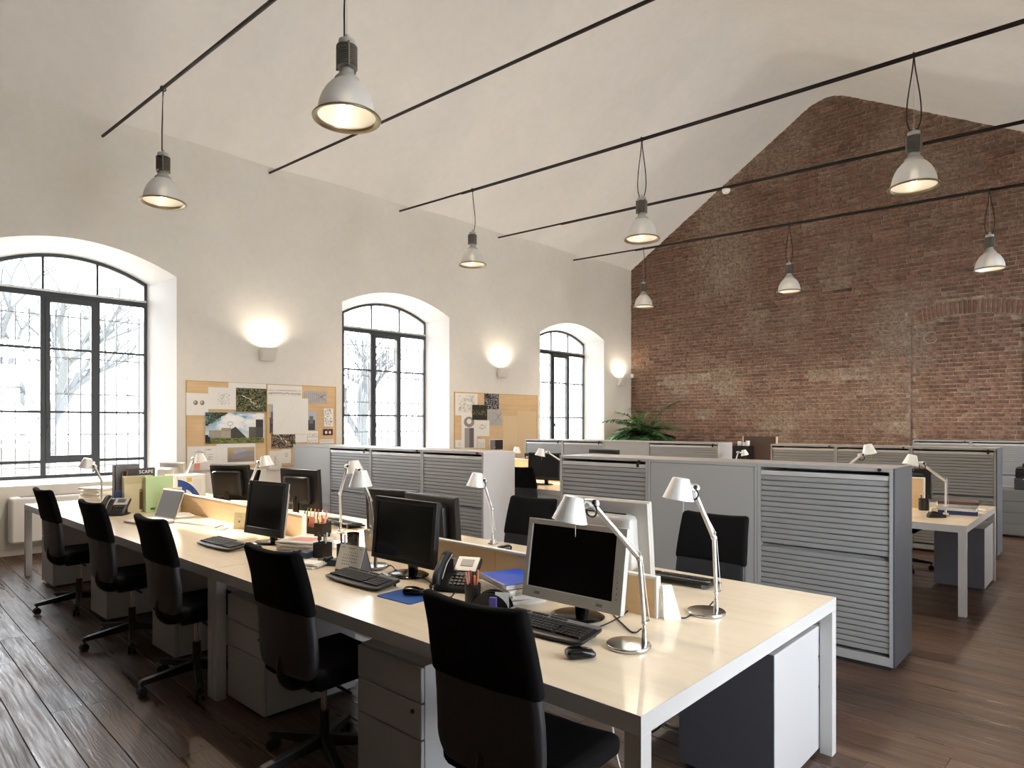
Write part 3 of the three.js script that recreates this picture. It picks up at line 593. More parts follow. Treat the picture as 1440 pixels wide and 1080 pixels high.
for (const [kind, x0, y0, x1, y1, lift, label] of [
  ['blobs', 12, 146, 216, 354, 0, 'white sheet with two small brown shapes pinned to the board'],
  ['sketch', 214, 93, 470, 300, 1, 'white sheet with a grey tree-like sketch pinned to the board'],
  ['blank', 400, 50, 750, 118, 0, 'white strip of paper sticking out above the aerial photograph'],
  ['aerial', 470, 100, 750, 322, 2, 'green aerial photograph of a curved building pinned to the board'],
  ['render', 186, 325, 728, 606, 3, 'large campus rendering with blue sky and dark glass buildings'],
  ['strokes', 22, 642, 290, 850, 0, 'white sheet with red and green strokes pinned low on the board'],
  ['blank', 290, 618, 650, 800, 1, 'white sheet behind the picture of a pale shell roof'],
  ['shell', 392, 650, 640, 776, 2, 'tan picture of a pale shell-shaped roof'],
  ['elevation', 760, 70, 1080, 258, 0, 'wide white drawing of a long facade at the top of the board'],
  ['tower', 782, 255, 830, 520, 0, 'dark picture mostly hidden behind the big blank sheet'],
  ['city', 795, 475, 1020, 655, 1, 'brownish aerial view of a city below the blank sheet'],
  ['blank', 808, 190, 1132, 526, 5, 'big blank white sheet covering other prints'],
  ['blank', 1015, 530, 1125, 600, 2, 'small white slip under the big blank sheet'],
  ['hall', 1100, 130, 1305, 246, 0, 'grey picture of a long glazed hall'],
  ['tower', 1130, 318, 1210, 490, 0, 'upright picture of a dark tower block'],
  ['garden', 1130, 498, 1225, 548, 0, 'small green garden picture, upper of a pair'],
  ['garden', 1130, 556, 1225, 604, 0, 'small green garden picture, lower of a pair'],
  ['contact', 1280, 290, 1366, 456, 0, 'narrow sheet of small black and white pictures'],
  ['masks', 1272, 480, 1362, 536, 0, 'small dark red print with two white faces of light'],
  ['elevation', 1240, 575, 1370, 610, 0, 'pale strip print at the lower corner of the board'],
  ['sketch', 775, 680, 890, 850, 0, 'translucent sketch sheet hanging low on the board'],
  ['island', 890, 665, 976, 792, 0, 'white sheet with a grey shape next to the cabinet top'],
]) { paper(kind, ...B1(x0, y0), ...B1(x1, y1), lift, label); }
for (const [kind, x0, y0, x1, y1, lift, label] of [
  ['plan', 182, 112, 465, 400, 0, 'white sheet with a grey and green site plan'],
  ['grey', 550, 120, 735, 322, 0, 'grey aerial print at the top edge of the single board'],
  ['hall', 585, 322, 770, 525, 1, 'black and white street pictures on one sheet'],
  ['night', 395, 262, 585, 456, 2, 'dark green print of a lit pale building'],
  ['statue', 256, 396, 456, 812, 1, 'tall white sheet with a grey statue and a dark block'],
  ['island', 420, 460, 612, 658, 3, 'white sheet with a small grey oval island'],
  ['sketch', 182, 708, 290, 802, 0, 'small white doodle sheet at the lower corner'],
  ['garden', 465, 695, 560, 812, 0, 'small white sheet with a green sketch at its foot'],
  ['dark', 615, 700, 795, 830, 0, 'dark interior photograph with a white border'],
  ['tan', 790, 405, 966, 770, 0, 'blank tan sheet almost the colour of the board, smaller one'],
  ['tan2', 970, 340, 1205, 880, 0, 'blank tan sheet almost the colour of the board, larger one'],
]) { paper(kind, ...B2(x0, y0), ...B2(x1, y1), lift, label); }
paper('sticky', ...B1(85, 796), ...B1(140, 858), 3, 'small salmon-coloured sticky note at the foot of the board', 'sticky_note', 'note');

// ================================================================ FAN COIL UNIT AND PALM
{
  const t = thing('fan_coil_unit', 'white rounded fan coil heater on the wall under the window', 'heater', rs(0, 0.16, 1.98), roomTurn);
  mesh('casing', bx(0.2, 0.54, 1.3, 0.12, 0.27, 0, 0.035), M.white, t);
  mesh('bracket', bx(0.02, 0.4, 1.1, 0.01, 0.27, 0), M.greyPlastic, t);
  for (let i = 0; i < 9; i++) mesh('vent_slot', bx(0.012, 0.004, 1.1, 0.05 + i * 0.017, 0.541, 0), M.greyPlastic, t);
}
{
  reseed(42);
  const t = thing('potted_palm', 'green potted palm in the corner by the brick wall', 'plant', [-8.0, 0, -13.1]);
  mesh('pot', lathe([[0, 0], [0.17, 0], [0.22, 0.4], [0.24, 0.42], [0.22, 0.42], [0.2, 0.36], [0, 0.36]], 28), M.terracotta, t);
  mesh('soil', cy(0.2, 0.2, 0.01, 0, 0.36, 0, 24), M.soil, t);
  mesh('stems', [0, 1, 2, 3, 4].map((i) => bar(V(Math.cos(i) * 0.05, 0.36, Math.sin(i * 2) * 0.05), V(Math.cos(i * 1.3) * 0.12, 1.35, Math.sin(i * 2.1) * 0.12), 0.018, 7)), M.leafGreen, t);
  const greens = [0x2d5a2c, 0x3b6d36, 0x24482a, 0x4d7b3c].map((c) => std(c, 0.55, 0, { side: THREE.DoubleSide }));
  for (let i = 0; i < 52; i++) {
    const a = i * 2.4 + rr(-0.3, 0.3), up = rr(0.15, 0.95), len = rr(0.7, 0.98), base = V(Math.cos(i * 1.3) * 0.12, rr(1.1, 1.55), Math.sin(i * 2.1) * 0.1), pts = [];
    for (let k = 0; k <= 8; k++) { const q = k / 8, out = len * q * (1 - 0.25 * up); pts.push(base.clone().add(V(Math.cos(a) * out, up * len * q - (1.0 - up * 0.35) * 0.55 * q * q * len, Math.sin(a) * out))); }
    const curve = new THREE.CatmullRomCurve3(pts), pos = [], uv = [], nrm = [];
    const leaf = (p, d, w) => { const e = p.clone().add(d), m = p.clone().addScaledVector(d, 0.4), sd = V(-d.z, 0, d.x).normalize().multiplyScalar(w); for (const q of [p, m.clone().add(sd), e, p, e, m.clone().sub(sd)]) { pos.push(q.x, q.y, q.z); uv.push(0, 0); nrm.push(0, 1, 0); } };
    for (let k = 2; k < 38; k++) {
      const q = k / 38, p = curve.getPoint(q), tg = curve.getTangent(q), sd = V(-tg.z, 0, tg.x).normalize(), l = 0.3 * Math.sin(Math.PI * (0.15 + 0.8 * q));
      for (const s of [-1, 1]) leaf(p, tg.clone().multiplyScalar(0.6).addScaledVector(sd, s).add(V(0, rr(-0.45, 0.05), 0)).normalize().multiplyScalar(l * rr(0.85, 1.1)), 0.017);
    }
    const g = new THREE.BufferGeometry(); g.setAttribute('position', new THREE.Float32BufferAttribute(pos, 3)); g.setAttribute('normal', new THREE.Float32BufferAttribute(nrm, 3)); g.setAttribute('uv', new THREE.Float32BufferAttribute(uv, 2)); g.computeVertexNormals();
    mesh('frond', [g, tube(pts, 0.006, 12, 5)], greens[i % 4], t);
  }
}

// ================================================================ BENCH DESKS
const TOP = 0.735, FR = 0.056;
function desk(x0, x1, z0, z1, label, noLeg = []) {                       // z0 is the edge towards the camera
  const t = thing('bench_desk', label, 'desk', [(x0 + x1) / 2, 0, (z0 + z1) / 2], 0, 'white-framed bench desks'), w = x1 - x0, d = z0 - z1, yb = TOP - 0.058;
  mesh('desktop', boxUV(span(-w / 2 + 0.003, w / 2 - 0.003, TOP - 0.016, TOP, -d / 2 + 0.003, d / 2 - 0.003), 1, x0, 0.3), M.maple, t, 'glossy pale maple top');
  for (const s of [1, -1]) {
    mesh('rail', span(-w / 2, w / 2, yb, TOP - 0.0165, s > 0 ? d / 2 - FR : -d / 2, s > 0 ? d / 2 : -d / 2 + FR), M.frame, t);
    mesh('rail', span(s > 0 ? w / 2 - FR : -w / 2, s > 0 ? w / 2 : -w / 2 + FR, yb, TOP - 0.0165, -d / 2 + FR, d / 2 - FR), M.frame, t);
    mesh('edge_lip', [span(-w / 2, w / 2, TOP - 0.0165, TOP, s > 0 ? d / 2 - 0.0028 : -d / 2, s > 0 ? d / 2 : -d / 2 + 0.0028), span(s > 0 ? w / 2 - 0.0028 : -w / 2, s > 0 ? w / 2 : -w / 2 + 0.0028, TOP - 0.0165, TOP, -d / 2 + 0.0028, d / 2 - 0.0028)], M.frame, t);
    for (const q of [1, -1]) mesh('leg', span(s > 0 ? w / 2 - FR : -w / 2, s > 0 ? w / 2 : -w / 2 + FR, 0, yb, q > 0 ? d / 2 - FR : -d / 2, q > 0 ? d / 2 : -d / 2 + FR, 0.002), M.frame, t);
  }
  return t;
}
const Z0 = -1.6, Z1 = -3.33, ZM = -2.465;
desk(-3.768, -0.98, Z0, Z1, 'maple-topped bench desk with the silver monitor and two desk lamps');
desk(-8.25, -3.772, Z0, Z1, 'long maple-topped bench desk reaching to the window wall');
desk(-8.2, -0.895, -6.36, -8.09, 'maple-topped bench desk between the two rows of shutter cabinets');
desk(-8.2, -2.2, -10.9, -12.4, 'maple-topped bench desk before the brick wall');

function divider(x0, x1, z, label, h = 0.175, seams = []) {
  const t = thing('desk_divider', label, 'divider', [(x0 + x1) / 2, TOP, z], 0, 'low maple screens along the desks'), w = x1 - x0, cuts = [x0, ...seams, x1];
  for (let i = 0; i < cuts.length - 1; i++) mesh('panel', boxUV(span(cuts[i] - (x0 + x1) / 2 + 0.001, cuts[i + 1] - (x0 + x1) / 2 - 0.001, 0, h - 0.012, -0.012, 0.012), 1, i * 0.4, 0.2), M.mapleMatt, t);
  mesh('top_cap', span(-w / 2, w / 2, h - 0.012, h, -0.016, 0.016, 0.003), M.capWhite, t);
  for (const s of [-1, 1]) mesh('end_cap', span(s * w / 2 - 0.006, s * w / 2 + 0.006, 0, h, -0.016, 0.016, 0.002), M.capWhite, t);
}
divider(-3.19, -1.43, ZM, 'low maple desk screen behind the silver monitor', 0.175, [-2.368]);
divider(-7.05, -4.275, ZM, 'long low maple desk screen behind the laptop', 0.175, [-5.6]);
divider(-7.4, -1.385, -7.43, 'low maple desk screen on the bench between the cabinet rows', 0.3, [-5.4, -3.4]);

// ================================================================ CABINETS
const slatGeo = {}, slat = (w) => slatGeo[w.toFixed(2)] ??= extrude([[-0.024, -0.0153], [0.003, -0.0153], [0.0045, -0.014], [0.0045, 0.0143], [0.0037, 0.0151], [-0.0215, 0.0151], [-0.0215, 0.0212], [-0.024, 0.0212]], w).rotateY(-Math.PI / 2).translate(w / 2, 0, 0);
const CH = 1.275, CD = 0.46;
function cabinetBody(t, w, end) {
  mesh('carcass', [span(-w / 2, -w / 2 + 0.02, 0.03, CH, -CD, 0), span(w / 2 - 0.02, w / 2, 0.03, CH, -CD, 0), span(-w / 2 + 0.02, w / 2 - 0.02, CH - 0.024, CH, -CD, 0), span(-w / 2 + 0.02, w / 2 - 0.02, 0.03, 0.085, -CD, -0.004), span(-w / 2 + 0.02, w / 2 - 0.02, 0.08, CH - 0.02, -CD, -CD + 0.015)], M.cabinet, t);
  mesh('shadow_plinth', span(-w / 2 + 0.02, w / 2 - 0.02, 0, 0.03, -CD + 0.03, -0.03), M.shadow_plinth, t);  // set-back base, its colour paints the dark recess below the carcass
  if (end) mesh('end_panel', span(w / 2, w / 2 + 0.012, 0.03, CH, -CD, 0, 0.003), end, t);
}
function lockOn(t, x, y, key) {
  const l = mesh('lock', cy(0.011, 0.011, 0.012, 0, 0, 0, 14).rotateX(Math.PI / 2).translate(x, y, 0), M.blackPlastic, t);
  if (key) mesh('key', [bx(0.006, 0.012, 0.03, x, y, 0.02), bx(0.026, 0.045, 0.004, x + 0.003, y - 0.022, 0.034, 0.0018)], M.blackPlastic, l);
}
function tambour(x0, x1, z, label, key, end) {
  const t = thing('shutter_cabinet', label, 'cabinet', [(x0 + x1) / 2, 0, z], 0, 'grey shutter cabinets between the benches'), w = x1 - x0 - 0.003, iw = w - 0.044;
  cabinetBody(t, w, end);
  mesh('grip_rail', span(-iw / 2, iw / 2, CH - 0.08, CH - 0.048, -0.024, -0.006, 0.004), M.slatRail, t, 'pale grip rail of the shutter');
  const g = slat(iw);
  for (let k = 0; k < 13; k++) mesh('slat', g, M.slat, t).position.set(0, CH - 0.0985 - k * 0.0368, -0.014);
  mesh('middle_rail', span(-iw / 2, iw / 2, 0.693, 0.705, -0.06, -0.045), M.cabinet, t);
  for (let k = 0; k < 16; k++) mesh('slat', g, M.slat, t).position.set(0, 0.674 - k * 0.0368, -0.014);
  lockOn(t, w / 2 - 0.075, CH - 0.012 - (key ? 0.012 : 0), key);
  return t;
}
function plainCabinet(x0, x1, z, label, end) {
  const t = thing('flat_door_cabinet', label, 'cabinet', [(x0 + x1) / 2, 0, z], 0, 'grey flat-door cabinets between the benches'), w = x1 - x0 - 0.003;
  cabinetBody(t, w, end);
  mesh('door', span(-w / 2 + 0.023, w / 2 - 0.023, 0.088, CH - 0.027, -0.022, -0.003, 0.003), M.cabinet, t);
}
{
  const z = -4.64, ROW = 'in the row behind the long bench';
  plainCabinet(-8.34, -7.44, z, 'grey flat-door cabinet at the window end of the row behind the long bench');
  tambour(-7.44, -6.55, z, 'grey shutter cabinet with a key, beside the flat-door cabinet at the window end', true);
  tambour(-6.55, -5.6, z, `grey shutter cabinet between two other shutter cabinets ${ROW}`, false);
  tambour(-5.6, -4.652, z, 'grey shutter cabinet with a pale end panel beside the gap between the cabinet banks', false, M.cabinetPale);
  tambour(-3.68, -2.78, z, 'grey shutter cabinet with a key, beside the gap and behind the silver monitor', true);
  plainCabinet(-2.78, -1.89, z, 'grey flat-door cabinet between two shutter cabinets behind the near desk lamp');
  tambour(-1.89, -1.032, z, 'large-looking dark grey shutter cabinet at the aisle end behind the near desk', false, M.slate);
  const y = -9.35, FAR = 'of the second row';
  tambour(-8.25, -7.36, y, `grey shutter cabinet at the window end ${FAR}`, true);
  tambour(-7.36, -6.47, y, `grey shutter cabinet second from the window end ${FAR}`, true);
  plainCabinet(-6.47, -5.6, y, `grey flat-door cabinet ${FAR} below the palm`);
  tambour(-5.6, -4.4, y, `wide grey shutter cabinet with a pale end panel ${FAR}`, true, M.cabinetPale);
  tambour(-3.62, -2.76, y, `grey shutter cabinet beside the gap ${FAR}`, false);
  tambour(-2.76, -1.89, y, `grey shutter cabinet in the middle of the aisle bank ${FAR}`, false);
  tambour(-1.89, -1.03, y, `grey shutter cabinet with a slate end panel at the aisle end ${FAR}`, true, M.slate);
  tambour(-2.72, -1.86, -13.62, 'grey shutter cabinet against the brick wall, farther from the aisle', false);
  tambour(-1.86, -1.0, -13.62, 'grey shutter cabinet against the brick wall, nearer to the printer', false);
}
function pedestal(x0, x1, z, label, turn = 0, dz = 0.56, h = 0.6) {
  const w = x1 - x0, t = thing('drawer_pedestal', label, 'drawer unit', [(x0 + x1) / 2, 0, z + (turn ? 0 : 0)], turn, 'grey drawer pedestals under the desks');
  mesh('body', [span(-w / 2, w / 2, 0.02, h, -dz, -0.02, 0.003)], M.pedestal, t);
  if (turn) mesh('back_panel', span(-w / 2, w / 2, 0.02, h, -dz - 0.006, -dz - 0.0002, 0.002), M.slateBack, t, 'dark slate back panel');
  mesh('foot', [span(-w / 2 + 0.02, w / 2 - 0.02, 0, 0.02, -dz + 0.02, -0.04)], M.shadow_plinth, t);  // base strip darkened to read as the shaded gap at the floor
  let y = h - 0.006; const hs = h > 0.55 ? [0.138, 0.138, h - 0.02 - 0.294] : [h - 0.03];
  hs.forEach((k, i) => { const d = mesh('drawer', span(-w / 2, w / 2, y - k, y, -0.018, 0, 0.004), M.pedestal, t); if (i === 1) mesh('lock', cy(0.008, 0.008, 0.006, 0, 0, 0, 12).rotateX(Math.PI / 2).translate(w / 2 - 0.05, y - 0.035, 0), M.blackPlastic, d); y -= k + 0.006; });
}
pedestal(-2.435, -2.007, -1.66, 'grey three-drawer pedestal next to the nearest black chair');
pedestal(-3.71, -3.283, -1.662, 'grey three-drawer pedestal beside the double desk leg');
pedestal(-4.95, -4.55, -1.69, 'grey drawer pedestal behind the third chair from the window wall');
pedestal(-6.24, -5.83, -1.66, 'grey drawer pedestal between the two chairs nearest the window wall');
pedestal(-7.83, -7.42, -1.66, 'grey drawer pedestal beside the desk leg nearest the fan coil unit');
pedestal(-1.47, -1.04, -3.29, 'pale grey pedestal seen side-on inside the open desk end', Math.PI, 0.56, 0.6);
pedestal(-1.31, -0.91, -8.03, 'grey pedestal seen side-on under the desk between the cabinet rows', Math.PI, 0.56, 0.58);

// ================================================================ CHAIRS
const backLine = (y) => { const q = (y - 0.47) / 0.56; return 0.205 + 0.03 * q * q + 0.05 * q - 0.018 * Math.sin(Math.PI * Math.min(1, Math.max(0, q))); };
const chairProto = (() => {
  const t = new THREE.Group(); t.name = 'office_chair';
  const back = (w, y0, y1, d, taper, pad) => softBox(w, y1 - y0, d, [18, 18, 3], d * 0.48, (v) => {
    const y = v.y + (y0 + y1) / 2, q = (y - 0.47) / 0.56, wx = v.x / (w / 2);
    let k = 1 - taper * Math.max(0, q - 0.35) * 0.14; if (q < 0.16) k *= 1 - 0.55 * (0.16 - q) * (0.16 - q) / 0.0256 * 0.35;
    v.x *= k;
    v.z += backLine(y) - 0.022 * wx * wx + pad;
    v.y = y - (q > 0.7 ? 0.012 * (1 - wx * wx) * (q - 0.7) / 0.3 : 0);
    const n = (fbm(v.x * 16 + 9, y * 12 + 3, 999, 999, 3) - 0.5) * 0.006; v.z += n; 
  });
  mesh('back_shell', back(0.435, 0.47, 0.86, 0.042, 1, 0), M.shell, t, 'smooth charcoal lower back');
  mesh('backrest', back(0.455, 0.745, 1.03, 0.05, 1, 0.0), M.fabric, t, 'black fabric hood over the upper back');
  mesh('seat', softBox(0.45, 0.085, 0.44, [14, 4, 14], 0.036, (v) => { v.y += 0.465 - 0.012 * (1 - (v.x / 0.225) ** 2) - (v.z < -0.15 ? (v.z + 0.15) ** 2 * 0.9 : 0); v.z -= 0.04; }), M.fabric, t);
  mesh('back_support', [tube([V(0, 0.4, 0.02), V(0, 0.4, 0.16), V(0, 0.46, 0.215), V(0, 0.6, 0.195)], 0.02, 16, 8)], M.blackPlastic, t);
  mesh('mechanism', [bx(0.17, 0.045, 0.24, 0, 0.398, 0, 0.01), bar(V(0.08, 0.395, 0.02), V(0.24, 0.39, 0.03), 0.007, 8)], M.blackPlastic, t);
  mesh('gas_lift', [cy(0.014, 0.014, 0.2, 0, 0.19, 0, 16)], M.chrome, t, 'chromed gas lift column');
  mesh('column_sleeve', [cy(0.027, 0.024, 0.17, 0, 0.075, 0, 18)], M.blackPlastic, t);
  for (let k = 0; k < 5; k++) {
    const a = k * 1.2566 + 0.35, c = Math.cos(a), s = Math.sin(a);
    const leg = extrude([[0.02, 0.085], [0.3, 0.07], [0.315, 0.078], [0.3, 0.092], [0.02, 0.132]], 0.032, 0.003).translate(0, 0, -0.016).rotateY(-a);
    mesh('base_leg', leg, M.blackPlastic, t);
    const cx = c * 0.3, cz = s * 0.3, wheel = (o) => cy(0.026, 0.026, 0.018, 0, -0.009, 0, 18).rotateX(Math.PI / 2).rotateY(-a).translate(cx - s * o, 0.026, cz + c * o);
    mesh('caster', [wheel(-0.015), wheel(0.015), cy(0.008, 0.008, 0.05, cx, 0.028, cz, 8), bx(0.03, 0.014, 0.044, 0, 0, 0, 0.005).rotateY(-a).translate(cx, 0.048, cz)], M.blackPlastic, t);
  }
  return t;
})();
let chairUsed = false;
function chair(x, z, turn, label, group) {
  const o = chairProto.clone(); o.name = numbered('office_chair'); o.position.set(x, 0, z); o.rotation.y = turn; scene.add(o);
  return tag(o, label, 'chair', group);
}
const NEAR = 'black chairs along the front of the long benches', FAR = 'black chairs on the cabinet side of the benches';
chair(-1.45, -1.645, 0.06, 'black high-back office chair at the silver monitor', NEAR);
chair(-2.68, -1.645, 0.05, 'black high-back office chair at the large black monitor with the calendar', NEAR);
chair(-4.09, -1.645, 0.02, 'black high-back office chair at the desk joint by the tilted black monitor', NEAR);
chair(-5.21, -1.645, 0.04, 'black high-back office chair in front of the open laptop', NEAR);
chair(-6.5, -1.645, 0.04, 'black high-back office chair nearest the window wall and fan coil unit', NEAR);
chair(-3.1, -3.36, Math.PI + 0.05, 'black office chair on the cabinet side facing the two black monitors', FAR);
chair(-1.76, -3.42, Math.PI - 0.03, 'black office chair on the cabinet side at the silver monitor seen from behind', FAR);
chair(-7.5, -3.38, Math.PI, 'black office chair half hidden by a black monitor on the cabinet side', FAR);
chair(-5.55, -6.42, 0.1, 'black office chair seen through the gap between the cabinet banks', 'black chairs at the bench between the cabinet rows');
chair(-1.75, -8.1, Math.PI, 'black office chair whose foot shows beside the pedestal of the second bench', 'black chairs at the bench between the cabinet rows');

// ================================================================ DESK LAMPS
// foot, elbow and head come from pixels at the depth of the foot: the arms lie in a plane across the view
function deskLamp(foot, elbowPx, headPx, rimPx, label, o = {}) {
  const t = thing('desk_lamp', label, 'desk lamp', foot, 0, 'aluminium arm lamps on the desks'), d = depthOf(foot) + (o.push || 0);
  const loc = (p) => atD(p[0], p[1], d).sub(foot), e = loc(elbowPx), h = loc(headPx), rim = loc(rimPx), st = V(0, 0.02, 0).add(o.stem ? loc(o.stem).setY(0) : V(0, 0, 0));
  if (!o.clamp) mesh('base', lathe([[0, 0], [0.078, 0], [0.082, 0.004], [0.082, 0.012], [0.078, 0.016], [0, 0.018]], 40), M.chrome, t, 'round polished base');
  else mesh('base', [cy(0.022, 0.022, 0.03, 0, 0, 0, 16), bx(0.05, 0.012, 0.05, 0, 0.006, 0, 0.003)], M.aluminium, t);
  mesh('stem', [cy(0.012, 0.009, 0.05, st.x, 0.014, st.z, 14), bar(V(st.x, 0.05, st.z), V(st.x, 0.09, st.z), 0.006, 8)], M.chrome, t);
  const j = V(st.x, 0.09, st.z), off = V(0, 0, 0);
  mesh('lower_arm', [bar(j, e, 0.0082, 12), bar(j.clone().add(V(0.022, 0.01, 0)), e.clone().add(V(0.012, 0.0, 0)), 0.0013, 4)], M.aluminium, t);
  mesh('elbow_joint', [new THREE.SphereGeometry(0.013, 14, 10).translate(e.x, e.y, e.z), bar(e, e.clone().add(V(0.012, 0.026, 0.012)), 0.004, 8), new THREE.SphereGeometry(0.011, 12, 8).translate(j.x, j.y, j.z), bar(j, j.clone().add(V(0.024, 0.016, 0)), 0.0035, 8)], M.aluminium, t);
  mesh('upper_arm', [bar(e, h, 0.0108, 12), bar(e.clone().add(V(0.012, 0.026, 0.012)), h.clone().add(V(0.004, -0.012, 0)), 0.0013, 4)], M.aluminium, t);
  const mid = rim.clone().add(V(0, 0.03, 0)), ax = V((rim.x - h.x) * 1.2, -0.5, (rim.z - h.z) * 1.2);
  const q = new THREE.Quaternion().setFromUnitVectors(V(0, -1, 0), ax.normalize());
  const sg = lathe([[0.03, 0.062], [0.036, 0.06], [0.066, -0.028], [0.068, -0.03], [0.0655, -0.031], [0.034, 0.056], [0, 0.057], [0, 0.062], [0.03, 0.062]].map(([x, y]) => [x * (o.k || 1), y * (o.k || 1)]), 32).applyQuaternion(q).translate(mid.x, mid.y, mid.z);
  mesh('shade', sg, M.shade, t, 'white conical shade');
  mesh('head_joint', [new THREE.CapsuleGeometry(0.018, 0.03, 6, 12).rotateZ(Math.PI / 2).translate(h.x, h.y, h.z), bar(h, mid, 0.012, 10)], M.aluminium, t);
  mesh('knob', [new THREE.SphereGeometry(0.01, 12, 8).translate(h.x + 0.02, h.y + 0.004, h.z + 0.012), new THREE.TorusGeometry(0.024, 0.004, 6, 16).translate(h.x + 0.008, h.y - 0.026, h.z + 0.012)], M.blackPlastic, t);
  mesh('pull_chain', bar(mid.clone().add(V(0.02, -0.025, 0)), mid.clone().add(V(0.02, -0.085, 0)), 0.0009, 4), M.aluminium, t);
  return t;
}
const onDesk = (px, py) => atH(px, py, TOP);
deskLamp(onDesk(884, 910), [899, 785], [832, 707], [803, 733], 'aluminium desk lamp bending low over the silver monitor', { stem: [906, 905], k: 0.98 });
deskLamp(onDesk(993, 863), [1004, 756], [974, 686], [955, 702], 'aluminium desk lamp with a round base on the clear desk end', { stem: [1007, 856] });
deskLamp(onDesk(526, 798), [521, 704], [505, 662], [507, 684], 'aluminium desk lamp behind the desk calendar', { stem: [528, 795] });
deskLamp(onDesk(479, 750), [478, 695], [489, 656], [499, 665], 'aluminium desk lamp beside the pen organiser in front of the shutters', { clamp: true });
deskLamp(onDesk(693, 765), [692, 716], [680, 676], [670, 684], 'thin aluminium desk lamp standing before the pale cabinet end', { clamp: true });
deskLamp(onDesk(143, 717), [143, 676], [133, 656], [122, 658], 'small brass-tinted desk lamp against the window light', { clamp: true });
deskLamp(V(-7.35, TOP, -2.95), [262, 668], [272, 645], [282, 650], 'aluminium desk lamp in front of the sticky note on the pinboard', { clamp: true });
deskLamp(V(-5.75, TOP, -2.9), [352, 680], [364, 650], [374, 655], 'aluminium desk lamp in front of the joint of the double pinboard', { clamp: true });
deskLamp(V(-4.86, TOP, -6.75), [795, 652], [770, 636], [760, 641], 'aluminium desk lamp before a black monitor in the gap between the cabinet banks', { clamp: true });
deskLamp(V(-7.0, TOP, -7.62), [721, 646], [726, 630], [727, 637], 'aluminium desk lamp peeping over the pale cabinet end', { clamp: true });
deskLamp(V(-1.95, TOP, -6.95), [1196, 652], [1211, 640], [1222, 638], 'aluminium desk lamp peeping over the large aisle cabinet', { clamp: true });
deskLamp(onDesk(1330, 726), [1330, 677], [1296, 652], [1281, 654], 'aluminium desk lamp beside the pile of binders on the second bench', { clamp: true });
deskLamp(V(-6.25, TOP, -11.3), [952, 650], [948, 637], [938, 639], 'aluminium desk lamp on the farthest bench below the palm', { clamp: true });
deskLamp(V(-5.45, TOP, -11.3), [1014, 652], [1012, 642], [1004, 642], 'aluminium desk lamp just visible over the flat-door cabinet', { clamp: true });
deskLamp(V(-5.03, TOP, -10.96), [1034, 650], [1038, 636], [1047, 640], 'aluminium desk lamp in front of the dark brown screen', { clamp: true });

// ================================================================ MONITORS
function monitor(at, turn, o, label) {
  const { w, h, y = 0.07, tilt = 0.1, bezel = M.blackPlastic, shell = M.blackPlastic, base = M.glossBlack, chin = 0.022, side = 0.016, hump = 0.035 } = o;
  const t = thing('computer_monitor', label, 'monitor', at, turn, 'flat computer monitors');
  const P = (g) => g.rotateX(-tilt).translate(0, y + h / 2 * Math.cos(tilt), 0);
  const fr = new THREE.Shape([[-w / 2, -h / 2], [w / 2, -h / 2], [w / 2, h / 2], [-w / 2, h / 2]].map(([a, b]) => new THREE.Vector2(a, b))), rs2 = o.wideSide || side;
  fr.holes.push(toPath([[-w / 2 + side, -h / 2 + chin], [w / 2 - rs2, -h / 2 + chin], [w / 2 - rs2, h / 2 - side], [-w / 2 + side, h / 2 - side]]));
  mesh('bezel', P(extrude(fr, 0.02, 0.003)), bezel, t);
  mesh('screen', P(span(-w / 2 + side - 0.002, w / 2 - rs2 + 0.002, -h / 2 + chin - 0.002, h / 2 - side + 0.002, 0.008, 0.016)), M.screen, t, 'dark switched-off screen');
  mesh('back_shell', P(join([span(-w / 2, w / 2, -h / 2, h / 2, -0.014, 0.002, 0.006), softBox(w * (o.humpW || 0.72), h * (o.humpH || 0.72), hump * 2, [10, 10, 4], hump * 0.6).translate(0, o.humpY || 0, -hump * 0.98)])), shell, t);
  if (o.vent) mesh('vent', P(join([0, 1, 2].map((k) => bx(w * 0.6, 0.012, 0.006, 0, h * 0.27 + k * 0.016, -0.012 - hump * (0.93 - k * 0.12))))), M.darkPlastic, t, 'dark vent slots');
  mesh('neck', [softBox(0.06, y + h * 0.35, 0.035, [4, 6, 3], 0.012, (v) => { v.y += (y + h * 0.35) / 2; v.z -= 0.05; })], base, t);
  mesh('base', o.square ? [bx(0.24, 0.012, 0.19, 0, 0.006, -0.02, 0.005)] : [lathe([[0, 0], [0.115, 0], [0.12, 0.006], [0.1, 0.014], [0.03, 0.02], [0, 0.02]], 40).scale(1, 1, 0.85).translate(0, 0, -0.02)], base, t);
  if (o.buttons) for (let k = 0; k < 6; k++) mesh('button', P(cy(0.0035, 0.0035, 0.004, 0, 0, 0, 10).rotateX(Math.PI / 2).translate(w / 2 - rs2 / 2, -h * 0.33 + k * 0.022, 0.024)), M.greyPlastic, t);
  if (o.marks) for (const k of [-0.34, 0.3]) mesh('badge', P(bx(0.03, 0.012, 0.001, k * w, -h / 2 + chin / 2, 0.0236)), M.greyPlastic, t);
  return t;
}
const silver = { bezel: M.silverPlastic, shell: M.paleSilver };
monitor([-1.69, TOP, -2.235], 0.03, { ...silver, w: 0.5, h: 0.335, y: 0.062, tilt: 0.16, chin: 0.042, side: 0.018, wideSide: 0.042, buttons: true, marks: true, base: M.glossBlack }, 'silver widescreen monitor with a switched-off screen on the near desk');
monitor([-2.83, TOP, -2.235], 0.0, { w: 0.52, h: 0.335, y: 0.075, tilt: 0.09, side: 0.018, chin: 0.02 }, 'large black monitor beside the desk calendar');
